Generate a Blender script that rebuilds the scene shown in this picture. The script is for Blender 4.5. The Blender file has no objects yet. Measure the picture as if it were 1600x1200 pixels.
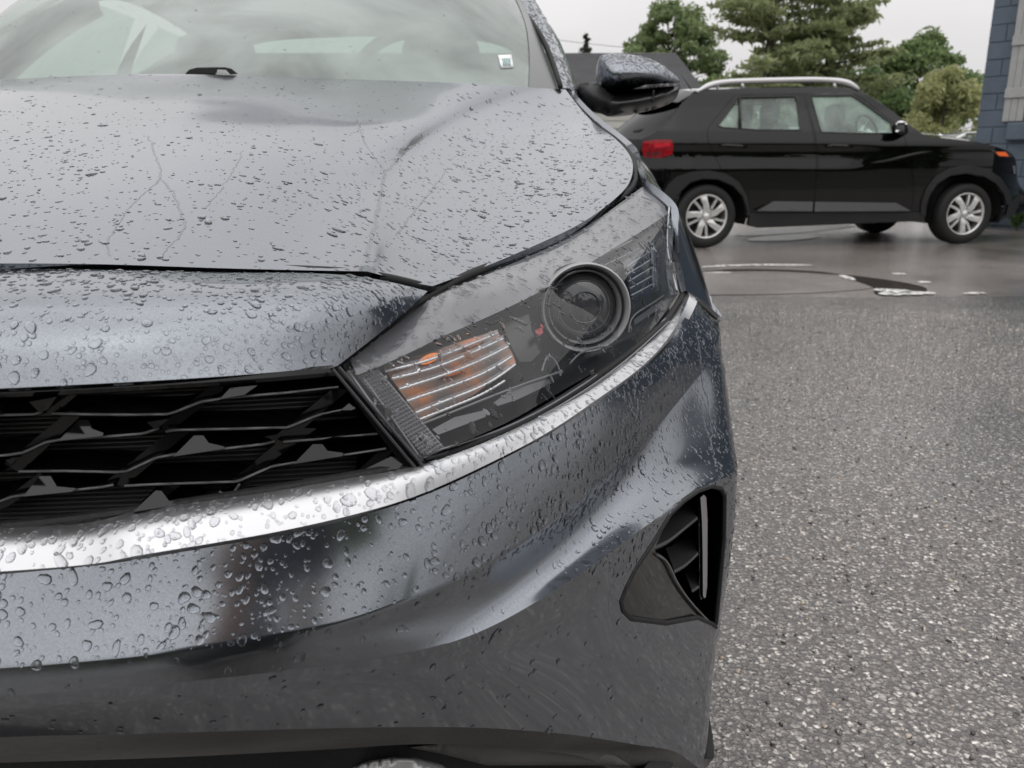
import bpy, bmesh, math, random
import numpy as np
from mathutils import Vector, Matrix
from mathutils.bvhtree import BVHTree
from mathutils.geometry import delaunay_2d_cdt

random.seed(7)
RNG = np.random.default_rng(7)
SC = bpy.context.scene
COL = SC.collection
R = math.radians

# ------------------------------------------------------------ camera, sky, sun
CAM_H = 0.79
FPX = 1300.0                      # focal length in photograph pixels (1600 wide)
PITCH = math.atan((600 - 256) / FPX)
CP, SP_ = math.cos(PITCH), math.sin(PITCH)
CAM = np.array([0.0, 0.0, CAM_H])
cam_d = bpy.data.cameras.new("camera")
cam = bpy.data.objects.new("camera", cam_d)
COL.objects.link(cam)
cam.location = (0, 0, CAM_H)
cam.rotation_euler = (R(90) - PITCH, 0, 0)
cam_d.sensor_width = 36
cam_d.lens = FPX / 1600 * 36
cam_d.clip_start = 0.02
cam_d.clip_end = 2000
cam_d.dof.use_dof = True
cam_d.dof.focus_distance = 0.78
cam_d.dof.aperture_fstop = 13
SC.camera = cam

world = bpy.data.worlds.new("World")
SC.world = world
world.use_nodes = True
SKY_EL, SKY_ROT = R(58), R(200)
wt = world.node_tree
wt.nodes.clear()
w_out = wt.nodes.new("ShaderNodeOutputWorld")
w_bg = wt.nodes.new("ShaderNodeBackground")
w_sky = wt.nodes.new("ShaderNodeTexSky")
w_sky.sky_type = 'NISHITA'
w_sky.sun_disc = False
w_sky.sun_elevation = SKY_EL
w_sky.sun_rotation = SKY_ROT
w_sky.dust_density = 5.0
w_hs = wt.nodes.new("ShaderNodeHueSaturation")
w_hs.inputs['Saturation'].default_value = 0.06
w_tc = wt.nodes.new("ShaderNodeTexCoord")
w_sep = wt.nodes.new("ShaderNodeSeparateXYZ")
w_mr = wt.nodes.new("ShaderNodeMapRange")       # overcast: zenith brighter than the horizon
w_mr.inputs['From Min'].default_value = 0.0
w_mr.inputs['From Max'].default_value = 1.0
w_mr.inputs['To Min'].default_value = 7.1
w_mr.inputs['To Max'].default_value = 18.5
w_map = wt.nodes.new("ShaderNodeMapping")
w_map.inputs['Scale'].default_value = (1, 1, 2.6)
w_noise = wt.nodes.new("ShaderNodeTexNoise")
w_noise.inputs['Scale'].default_value = 1.7
w_noise.inputs['Detail'].default_value = 6
w_noise.inputs['Roughness'].default_value = 0.55
w_nr = wt.nodes.new("ShaderNodeMapRange")
w_nr.inputs['From Min'].default_value = 0.3
w_nr.inputs['From Max'].default_value = 0.7
w_nr.inputs['To Min'].default_value = 0.87
w_nr.inputs['To Max'].default_value = 1.08
w_mul = wt.nodes.new("ShaderNodeMath"); w_mul.operation = 'MULTIPLY'
w_cmb = wt.nodes.new("ShaderNodeMix"); w_cmb.data_type = 'RGBA'; w_cmb.blend_type = 'MIX'
w_cmb.inputs[0].default_value = 0.88
w_tint = wt.nodes.new("ShaderNodeMix"); w_tint.data_type = 'RGBA'; w_tint.blend_type = 'MULTIPLY'
w_tint.inputs[0].default_value = 1.0
w_tint.inputs[7].default_value = (1.0, 0.982, 0.985, 1)
L = wt.links.new
L(w_tc.outputs['Generated'], w_sep.inputs[0])
L(w_sep.outputs['Z'], w_mr.inputs['Value'])
L(w_tc.outputs['Generated'], w_map.inputs[0])
L(w_map.outputs[0], w_noise.inputs['Vector'])
L(w_noise.outputs['Fac'], w_nr.inputs['Value'])
L(w_mr.outputs[0], w_mul.inputs[0]); L(w_nr.outputs[0], w_mul.inputs[1])
L(w_mul.outputs[0], w_tint.inputs[6])
L(w_sky.outputs[0], w_hs.inputs['Color'])
L(w_hs.outputs[0], w_cmb.inputs[6])
L(w_tint.outputs[2], w_cmb.inputs[7])
L(w_cmb.outputs[2], w_bg.inputs['Color'])
w_bg.inputs['Strength'].default_value = 0.10
L(w_bg.outputs[0], w_out.inputs[0])

sun_d = bpy.data.lights.new("sun", 'SUN')
sun = bpy.data.objects.new("sun", sun_d)
COL.objects.link(sun)
sun_d.energy = 0.5
sun_d.angle = R(125)
sun_d.color = (1, 0.98, 0.95)
sun.rotation_euler = (R(90) - SKY_EL, 0, R(180) - SKY_ROT)

SC.view_settings.view_transform = 'Standard'
SC.view_settings.look = 'None'
SC.view_settings.exposure = 0.0
SC.view_settings.gamma = 1.0
SC.view_settings.use_curve_mapping = False
SC.render.engine = 'CYCLES'
SC.cycles.max_bounces = 10
SC.cycles.transparent_max_bounces = 16
SC.cycles.sample_clamp_indirect = 6

# ------------------------------------------------------------ geometry helpers
def ray(px, py):
    a, b = (px - 800) / FPX, (600 - py) / FPX
    return np.array([a, CP + b * SP_, -SP_ + b * CP])

def P(px, py, Y):
    """point at world depth Y on the sight line of a photograph pixel"""
    d = ray(px, py)
    return CAM + d * (Y / d[1])

def W(x, y, z):
    return np.array([x, y, z], float)

def PL(*trip):
    return [P(*t) if len(t) == 3 else np.array(t[1:], float) for t in trip]

def G(px, py, z=0.0):
    d = ray(px, py)
    return CAM + d * ((z - CAM_H) / d[2])

def natural(t, y, q):
    t = np.asarray(t, float); y = np.asarray(y, float)
    n = len(t)
    if n == 2:
        s = ((q - t[0]) / (t[1] - t[0]))[:, None]
        return y[0] * (1 - s) + y[1] * s
    h = np.diff(t)
    A = np.zeros((n, n)); B = np.zeros((n, y.shape[1]))
    A[0, 0] = A[-1, -1] = 1
    for i in range(1, n - 1):
        A[i, i - 1], A[i, i], A[i, i + 1] = h[i - 1], 2 * (h[i - 1] + h[i]), h[i]
        B[i] = 6 * ((y[i + 1] - y[i]) / h[i] - (y[i] - y[i - 1]) / h[i - 1])
    M = np.linalg.solve(A, B)
    k = np.clip(np.searchsorted(t, q) - 1, 0, n - 2)
    a = (t[k + 1] - q)[:, None]; b = (q - t[k])[:, None]; hh = h[k][:, None]
    return (M[k] * a ** 3 + M[k + 1] * b ** 3) / (6 * hh) + (y[k] / hh - M[k] * hh / 6) * a + (y[k + 1] / hh - M[k + 1] * hh / 6) * b

def resample(pts, n, smooth=True):
    p = np.asarray(pts, float)
    t = np.concatenate([[0], np.cumsum(np.linalg.norm(np.diff(p, axis=0), axis=1) + 1e-9)])
    q = np.linspace(0, t[-1], n)
    if smooth:
        return natural(t, p, q)
    return np.stack([np.interp(q, t, p[:, k]) for k in range(p.shape[1])], 1)

def loft(rows, nu, nv, sharp=()):
    g = np.stack([resample(r, nu) for r in rows])
    ds = np.linalg.norm(np.diff(g, axis=0), axis=2).mean(1) + 1e-6
    t = np.concatenate([[0], np.cumsum(ds)])
    cuts = [0] + [s for s in sharp] + [len(rows) - 1]
    out = []
    for a, b in zip(cuts[:-1], cuts[1:]):
        qs = np.concatenate([np.linspace(t[i], t[i + 1], nv, endpoint=False) for i in range(a, b)] + [[t[b]]])
        if out:
            qs = qs[1:]
        flat = g[a:b + 1].reshape(b - a + 1, -1)
        out.append(natural(t[a:b + 1], flat, qs).reshape(len(qs), nu, 3))
    return np.concatenate(out)

def grid_faces(m, n, closed=False):
    f = []
    for i in range(m - 1):
        for j in range(n - 1 + (1 if closed else 0)):
            k = (j + 1) % n
            f.append((i * n + j, i * n + k, (i + 1) * n + k, (i + 1) * n + j))
    return f

# ------------------------------------------------------------ objects
def root_loc(o):
    while o is not None and o.parent is not None:
        o = o.parent
    return np.array(o.location) if o is not None else np.zeros(3)

def thing(name, label, cat, loc=(0, 0, 0), group=None):
    o = bpy.data.objects.new(name, None)
    COL.objects.link(o)
    o.location = loc
    o.empty_display_size = 0.1
    o['label'] = label; o['category'] = cat
    if group: o['group'] = group
    return o

def tag(o, label, cat, group=None):
    o['label'] = label; o['category'] = cat
    if group: o['group'] = group
    return o

def mk(name, verts, faces, mat, parent=None, smooth=True, sharp_angle=None, kind=None):
    v = np.asarray(verts, float).reshape(-1, 3)
    if parent is not None:
        v = v - root_loc(parent)
    me = bpy.data.meshes.new(name)
    me.from_pydata(v.tolist(), [], faces)
    me.update()
    if smooth:
        me.shade_smooth()
        if sharp_angle:
            me.set_sharp_from_angle(angle=R(sharp_angle))
    o = bpy.data.objects.new(name, me)
    COL.objects.link(o)
    if mat is not None:
        me.materials.append(mat)
    if parent is not None:
        o.parent = parent
    if kind: o['kind'] = kind
    return o

def face_cam(verts, faces, eye=CAM):
    """orient the faces of an open sheet towards a point"""
    v = np.asarray(verts).reshape(-1, 3)
    s = 0.0
    for f in faces[::max(1, len(faces) // 400)]:
        a, b, c = v[f[0]], v[f[1]], v[f[2]]
        s += np.dot(np.cross(b - a, c - a), eye - a)
    return [tuple(reversed(f)) for f in faces] if s < 0 else faces

def mirror(v, xc=-0.62):
    w = np.array(v, float).reshape(-1, 3).copy()
    w[:, 0] = 2 * xc - w[:, 0]
    return w

def sheet(name, grid, mat, parent, flange=0.0, drop=None, both=False, sharp_angle=None):
    """a lofted panel with a turned-in edge, so that it has thickness at its seams"""
    m, n, _ = grid.shape
    v = grid.reshape(-1, 3)
    f = grid_faces(m, n)
    if drop is not None:
        cen = np.array([v[list(q)].mean(0) for q in f])
        keep = drop(cen)
        f = [q for q, k in zip(f, keep) if k]
    f = face_cam(v, f)
    if flange:
        nrm = np.zeros_like(v)
        for q in f:
            c = np.cross(v[q[2]] - v[q[0]], v[q[3]] - v[q[1]])
            for i in q: nrm[i] += c
        nrm /= (np.linalg.norm(nrm, axis=1, keepdims=True) + 1e-12)
        ed = {}
        for q in f:
            for a, b in zip(q, q[1:] + q[:1]):
                ed[(a, b)] = 1
        bd = [(a, b) for (a, b) in ed if (b, a) not in ed]
        idx = {}
        ex = []
        for a, b in bd:
            for i in (a, b):
                if i not in idx:
                    idx[i] = len(v) + len(ex); ex.append(v[i] - nrm[i] * flange)
        v = np.concatenate([v, np.array(ex)])
        f = f + [(b, a, idx[a], idx[b]) for a, b in bd]
    o = mk(name, v, f, mat, parent, sharp_angle=sharp_angle or 50)
    o2 = None
    if both:
        o2 = mk(name, mirror(v), [tuple(reversed(q)) for q in f], mat, parent, sharp_angle=sharp_angle or 50)
    return (o, o2) if both else o

def tube(path, r, n=6, caps=True):
    p = np.asarray(path, float)
    m = len(p)
    rr = np.full(m, r) if np.isscalar(r) else np.asarray(r, float)
    t = np.gradient(p, axis=0)
    t /= np.linalg.norm(t, axis=1, keepdims=True) + 1e-12
    up = np.array([0, 0, 1.0]) if abs(t[0][2]) < 0.9 else np.array([1.0, 0, 0])
    vs = []
    for i in range(m):
        u = up - t[i] * np.dot(up, t[i]); u /= np.linalg.norm(u) + 1e-12
        w = np.cross(t[i], u)
        up = u
        for k in range(n):
            a = 2 * math.pi * k / n
            vs.append(p[i] + rr[i] * (math.cos(a) * u + math.sin(a) * w))
    f = grid_faces(m, n, closed=True)
    if caps:
        f.append(tuple(reversed(range(n)))); f.append(tuple(range((m - 1) * n, m * n)))
    return np.array(vs), f

def join(*vf):
    V, Fs, o = [], [], 0
    for v, f in vf:
        V.append(np.asarray(v).reshape(-1, 3)); Fs += [tuple(i + o for i in q) for q in f]; o += len(V[-1])
    return np.concatenate(V), Fs

def box(c, s, rz=0.0):
    c = np.asarray(c, float); s = np.asarray(s, float) / 2
    v = np.array([[x, y, z] for z in (-1, 1) for y in (-1, 1) for x in (-1, 1)]) * s
    if rz:
        k, q = math.cos(rz), math.sin(rz)
        v = np.stack([v[:, 0] * k - v[:, 1] * q, v[:, 0] * q + v[:, 1] * k, v[:, 2]], 1)
    return v + c, [(0, 2, 3, 1), (4, 5, 7, 6), (0, 1, 5, 4), (2, 6, 7, 3), (0, 4, 6, 2), (1, 3, 7, 5)]

def bevel_box(c, s, b=0.01, rz=0.0, seg=2):
    bm = bmesh.new()
    bmesh.ops.create_cube(bm, size=1)
    for v in bm.verts: v.co = Vector((v.co.x * s[0], v.co.y * s[1], v.co.z * s[2]))
    bmesh.ops.bevel(bm, geom=bm.edges[:], offset=b, segments=seg, affect='EDGES', profile=0.5)
    k, q = math.cos(rz), math.sin(rz)
    bm.verts.index_update()
    v = np.array([[w.co.x * k - w.co.y * q + c[0], w.co.x * q + w.co.y * k + c[1], w.co.z + c[2]] for w in bm.verts])
    f = [tuple(x.index for x in g.verts) for g in bm.faces]
    bm.free()
    return v, f

def inside(poly, pts):
    poly = np.asarray(poly, float); pts = np.asarray(pts, float)
    x, y = pts[:, 0], pts[:, 1]
    r = np.zeros(len(pts), bool)
    j = len(poly) - 1
    for i in range(len(poly)):
        xi, yi = poly[i]; xj, yj = poly[j]
        c = ((yi > y) != (yj > y)) & (x < (xj - xi) * (y - yi) / ((yj - yi) + 1e-12) + xi)
        r ^= c
        j = i
    return r

def edge_dist(poly, pts):
    poly = np.asarray(poly, float); pts = np.asarray(pts, float)
    d = np.full(len(pts), 1e9)
    for a, b in zip(poly, np.roll(poly, -1, axis=0)):
        ab = b - a
        t = np.clip(((pts - a) @ ab) / (ab @ ab + 1e-12), 0, 1)
        d = np.minimum(d, np.linalg.norm(pts - (a + t[:, None] * ab), axis=1))
    return d

def dens(poly, step):
    out = []
    p = np.asarray(poly, float)
    for a, b in zip(p, np.roll(p, -1, axis=0)):
        n = max(1, int(np.linalg.norm(b - a) / step))
        for k in range(n): out.append(a + (b - a) * k / n)
    return np.array(out)

def round_poly(poly, n=3):
    p = np.asarray(poly, float)
    for _ in range(n):
        q = np.roll(p, -1, axis=0)
        p = np.stack([p * .75 + q * .25, p * .25 + q * .75], 1).reshape(-1, p.shape[1])
    return p

def fill(outer, step, holes=()):
    """2-D triangulated fill of an outline with inner points; returns points, triangles"""
    o = dens(outer, step)
    pts = [o]; edges = []
    n0 = 0
    def ring(k, n): return [(k + i, k + (i + 1) % n) for i in range(n)]
    edges += ring(0, len(o)); n0 = len(o)
    hs = []
    for h in holes:
        hd = dens(h, step); hs.append(hd)
        pts.append(hd); edges += ring(n0, len(hd)); n0 += len(hd)
    lo, hi = o.min(0), o.max(0)
    gx, gy = np.meshgrid(np.arange(lo[0] + step / 2, hi[0], step), np.arange(lo[1] + step / 2, hi[1], step))
    g = np.stack([gx.ravel(), gy.ravel()], 1)
    k = inside(o, g) & (edge_dist(o, g) > step * .45)
    for hd in hs:
        k &= ~inside(hd, g) & (edge_dist(hd, g) > step * .45)
    pts.append(g[k])
    pts = np.concatenate(pts)
    res = delaunay_2d_cdt([Vector(p) for p in pts], edges, [], 0, 1e-7)
    vp = np.array([tuple(v) for v in res[0]])
    tri = [tuple(f) for f in res[2]]
    cen = np.array([vp[list(f)].mean(0) for f in tri])
    k = inside(o, cen)
    for hd in hs: k &= ~inside(hd, cen)
    return vp, [f for f, q in zip(tri, k) if q]

def inflate(outline, Y, bulge, back, step=6.0, power=0.5, rim=None, tilt=None):
    """a domed solid from an outline traced at depth Y: bulges towards the camera, closed flat at the back"""
    vp, tri = fill(outline, step)
    d = edge_dist(outline, vp)
    dm = rim or d.max()
    h = bulge * (1 - (1 - np.clip(d / dm, 0, 1)) ** 2) ** power
    if len(vp) > 60:                                     # take the ridges of the distance field out of the dome
        E = np.array([(a, b) for t_ in tri for a, b in zip(t_, t_[1:] + t_[:1])]); E = np.concatenate([E, E[:, ::-1]])
        fixed = d < 1e-6; cnt = np.bincount(E[:, 0], minlength=len(vp)) + 1e-9
        for _ in range(45):
            h2 = np.bincount(E[:, 0], h[E[:, 1]], minlength=len(vp)) / cnt
            h = np.where(fixed, 0, .5 * h + .5 * h2)
        h *= bulge / max(1e-9, h.max())
    if tilt is not None:
        base = np.array([Y + tilt(x, y) for x, y in vp])
    else:
        base = np.full(len(vp), Y)
    fr = np.array([P(x, y, yy - hh) for (x, y), yy, hh in zip(vp, base, h)])
    bk = np.array([P(x, y, yy) + W(0, back, 0) for (x, y), yy in zip(vp, base)])
    n = len(vp)
    tri = face_cam(fr, tri)
    ed = {}
    for q in tri:
        for a, b in zip(q, q[1:] + q[:1]): ed[(a, b)] = 1
    side = [(b, a, a + n, b + n) for (a, b) in ed if (b, a) not in ed]
    return np.concatenate([fr, bk]), tri + [tuple(i + n for i in reversed(q)) for q in tri] + side

def slab(outline, fn, thick, step=8.0):
    """flat-ish solid: outline points (any 2-D) mapped by fn(x,y,depth offset)"""
    vp, tri = fill(outline, step)
    fr = np.array([fn(x, y, 0.0) for x, y in vp])
    bk = np.array([fn(x, y, thick) for x, y in vp])
    n = len(vp)
    tri = face_cam(fr, tri)
    ed = {}
    for q in tri:
        for a, b in zip(q, q[1:] + q[:1]): ed[(a, b)] = 1
    side = [(b, a, a + n, b + n) for (a, b) in ed if (b, a) not in ed]
    return np.concatenate([fr, bk]), tri + [tuple(i + n for i in reversed(q)) for q in tri] + side

def lathe(profile, n=32, axis='x'):
    """profile: (radius, along) pairs spun about an axis through the origin"""
    pr = np.asarray(profile, float)
    vs = []
    for r_, a_ in pr:
        for k in range(n):
            t = 2 * math.pi * k / n
            if axis == 'x': vs.append((a_, r_ * math.cos(t), r_ * math.sin(t)))
            elif axis == 'y': vs.append((r_ * math.cos(t), a_, r_ * math.sin(t)))
            else: vs.append((r_ * math.cos(t), r_ * math.sin(t), a_))
    return np.array(vs), grid_faces(len(pr), n, closed=True)

# ------------------------------------------------------------ materials
MATS = {}
def mat(name, col, rough=0.5, metal=0.0, coat=0.0, spec=0.5, bump=0.0, bscale=40.0, var=0.0, vscale=5.0, trans=0.0, ior=1.45, emit=None, coat_rough=0.02, rvar=0.0):
    if name in MATS: return MATS[name]
    m = bpy.data.materials.new(name); m.use_nodes = True
    nt = m.node_tree
    b = nt.nodes['Principled BSDF']
    b.inputs['Base Color'].default_value = (*col, 1)
    b.inputs['Roughness'].default_value = rough
    b.inputs['Metallic'].default_value = metal
    b.inputs['Coat Weight'].default_value = coat
    b.inputs['Coat Roughness'].default_value = coat_rough
    b.inputs['Specular IOR Level'].default_value = spec
    b.inputs['Transmission Weight'].default_value = trans
    b.inputs['IOR'].default_value = ior
    if emit:
        b.inputs['Emission Color'].default_value = (*emit[0], 1); b.inputs['Emission Strength'].default_value = emit[1]
    if var or bump or rvar:
        tc = nt.nodes.new('ShaderNodeTexCoord')
        nz = nt.nodes.new('ShaderNodeTexNoise')
        nz.inputs['Scale'].default_value = vscale; nz.inputs['Detail'].default_value = 6
        nt.links.new(tc.outputs['Object'], nz.inputs['Vector'])
        if var:
            mx = nt.nodes.new('ShaderNodeMix'); mx.data_type = 'RGBA'
            mx.inputs[6].default_value = (*[c * (1 - var) for c in col], 1)
            mx.inputs[7].default_value = (*[min(1, c * (1 + var)) for c in col], 1)
            mr = nt.nodes.new('ShaderNodeMapRange')
            mr.inputs['From Min'].default_value = 0.3; mr.inputs['From Max'].default_value = 0.7
            nt.links.new(nz.outputs['Fac'], mr.inputs['Value'])
            nt.links.new(mr.outputs[0], mx.inputs[0]); nt.links.new(mx.outputs[2], b.inputs['Base Color'])
        if rvar:
            mr2 = nt.nodes.new('ShaderNodeMapRange')
            mr2.inputs['From Min'].default_value = 0.3; mr2.inputs['From Max'].default_value = 0.7
            mr2.inputs['To Min'].default_value = max(0.02, rough - rvar); mr2.inputs['To Max'].default_value = rough + rvar
            nt.links.new(nz.outputs['Fac'], mr2.inputs['Value']); nt.links.new(mr2.outputs[0], b.inputs['Roughness'])
        if bump:
            n2 = nt.nodes.new('ShaderNodeTexNoise'); n2.inputs['Scale'].default_value = bscale; n2.inputs['Detail'].default_value = 4
            nt.links.new(tc.outputs['Object'], n2.inputs['Vector'])
            bp = nt.nodes.new('ShaderNodeBump'); bp.inputs['Strength'].default_value = bump; bp.inputs['Distance'].default_value = 0.01
            nt.links.new(n2.outputs['Fac'], bp.inputs['Height']); nt.links.new(bp.outputs[0], b.inputs['Normal'])
    MATS[name] = m
    return m

def glass_mat(name, tint, fog=0.0, fogcol=(0.5, 0.55, 0.53), ior=1.5, rough=0.0, boost=1.0):
    """thin pane: tinted transparency, Fresnel reflection, an optional film of mist and water on it"""
    if name in MATS: return MATS[name]
    m = bpy.data.materials.new(name); m.use_nodes = True
    nt = m.node_tree; nt.nodes.clear()
    out = nt.nodes.new('ShaderNodeOutputMaterial')
    tr = nt.nodes.new('ShaderNodeBsdfTransparent'); tr.inputs[0].default_value = (*tint, 1)
    gl = nt.nodes.new('ShaderNodeBsdfGlossy'); gl.inputs['Roughness'].default_value = rough
    fr = nt.nodes.new('ShaderNodeFresnel'); fr.inputs['IOR'].default_value = ior
    ge = nt.nodes.new('ShaderNodeNewGeometry')
    iv = nt.nodes.new('ShaderNodeMath'); iv.operation = 'MULTIPLY_ADD'     # same reflection from both sides of a pane
    iv.inputs[1].default_value = 1.0 / ior - ior; iv.inputs[2].default_value = ior
    nt.links.new(ge.outputs['Backfacing'], iv.inputs[0])
    nt.links.new(iv.outputs[0], fr.inputs['IOR'])
    mu = nt.nodes.new('ShaderNodeMath'); mu.operation = 'MULTIPLY'; mu.inputs[1].default_value = boost; mu.use_clamp = True
    nt.links.new(fr.outputs[0], mu.inputs[0])
    mx = nt.nodes.new('ShaderNodeMixShader')
    nt.links.new(mu.outputs[0], mx.inputs[0])
    src = tr
    if fog:
        di = nt.nodes.new('ShaderNodeBsdfDiffuse'); di.inputs[0].default_value = (*fogcol, 1)
        tl = nt.nodes.new('ShaderNodeBsdfTranslucent'); tl.inputs[0].default_value = (*fogcol, 1)
        ad = nt.nodes.new('ShaderNodeMixShader'); ad.inputs[0].default_value = 0.5
        nt.links.new(di.outputs[0], ad.inputs[1]); nt.links.new(tl.outputs[0], ad.inputs[2])
        tc = nt.nodes.new('ShaderNodeTexCoord')
        nz = nt.nodes.new('ShaderNodeTexNoise'); nz.inputs['Scale'].default_value = 3.2; nz.inputs['Detail'].default_value = 8; nz.inputs['Distortion'].default_value = 0.6
        nt.links.new(tc.outputs['Object'], nz.inputs['Vector'])
        mr = nt.nodes.new('ShaderNodeMapRange')
        mr.inputs['From Min'].default_value = 0.35; mr.inputs['From Max'].default_value = 0.65
        mr.inputs['To Min'].default_value = fog * 0.55; mr.inputs['To Max'].default_value = min(1, fog * 1.4)
        nt.links.new(nz.outputs['Fac'], mr.inputs['Value'])
        m2 = nt.nodes.new('ShaderNodeMixShader')
        nt.links.new(mr.outputs[0], m2.inputs[0])
        nt.links.new(tr.outputs[0], m2.inputs[1]); nt.links.new(ad.outputs[0], m2.inputs[2])
        src = m2
    nt.links.new(src.outputs[0], mx.inputs[1]); nt.links.new(gl.outputs[0], mx.inputs[2])
    nt.links.new(mx.outputs[0], out.inputs[0])
    MATS[name] = m
    return m

def paint(name, col, rough, metal, coat=1.0):
    """metallic paint with fine flake, clear coat on top"""
    if name in MATS: return MATS[name]
    m = mat(name, col, rough, metal, coat)
    nt = m.node_tree; b = nt.nodes['Principled BSDF']
    tc = nt.nodes.new('ShaderNodeTexCoord')
    vo = nt.nodes.new('ShaderNodeTexVoronoi'); vo.inputs['Scale'].default_value = 1400
    nt.links.new(tc.outputs['Object'], vo.inputs['Vector'])
    mr = nt.nodes.new('ShaderNodeMapRange')
    mr.inputs['To Min'].default_value = 0.9; mr.inputs['To Max'].default_value = 1.12
    sp = nt.nodes.new('ShaderNodeSeparateColor')
    nt.links.new(vo.outputs['Color'], sp.inputs[0]); nt.links.new(sp.outputs[0], mr.inputs['Value'])
    mx = nt.nodes.new('ShaderNodeMix'); mx.data_type = 'RGBA'; mx.blend_type = 'MULTIPLY'; mx.inputs[0].default_value = 1
    mx.inputs[6].default_value = (*col, 1)
    nt.links.new(mr.outputs[0], mx.inputs[7]); nt.links.new(mx.outputs[2], b.inputs['Base Color'])
    b.inputs['Specular Tint'].default_value = (.82, .83, .85, 1)
    nz = nt.nodes.new('ShaderNodeTexNoise'); nz.inputs['Scale'].default_value = 9; nz.inputs['Detail'].default_value = 5
    nt.links.new(tc.outputs['Object'], nz.inputs['Vector'])
    r2 = nt.nodes.new('ShaderNodeMapRange'); r2.inputs['To Min'].default_value = 0.01; r2.inputs['To Max'].default_value = 0.09
    nt.links.new(nz.outputs['Fac'], r2.inputs['Value']); nt.links.new(r2.outputs[0], b.inputs['Coat Roughness'])
    return m

GREY_PAINT = paint('grey_metallic_paint', (0.224, 0.241, 0.265), 0.17, 1.0, 0.55)
BLACK_PAINT = mat('black_car_paint', (0.006, 0.006, 0.007), 0.25, 0.0, 1.0)
GLOSS_BLACK = mat('gloss_black_plastic', (0.004, 0.004, 0.0045), 0.09, 0.0, 0.0, spec=0.5, rvar=0.04, vscale=14)
MATTE_BLACK = mat('matte_black_plastic', (0.012, 0.012, 0.013), 0.55, bump=0.15, bscale=300)
TRIM_GREY = mat('dark_grey_trim', (0.095, 0.094, 0.092), 0.5, bump=0.1, bscale=220, var=0.15, vscale=12)
RUBBER = mat('black_rubber', (0.01, 0.01, 0.01), 0.7)
SILVER = mat('satin_silver', (0.60, 0.605, 0.62), 0.40, 1.0)
CHROME = mat('bright_chrome', (0.8, 0.8, 0.82), 0.08, 1.0)
ALLOY = mat('alloy_wheel_silver', (0.66, 0.66, 0.65), 0.3, 0.75, 0.3)
WATER = mat('water_drop', (0.97, 0.98, 1.0), 0.0, trans=1.0, ior=1.333)
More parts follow.
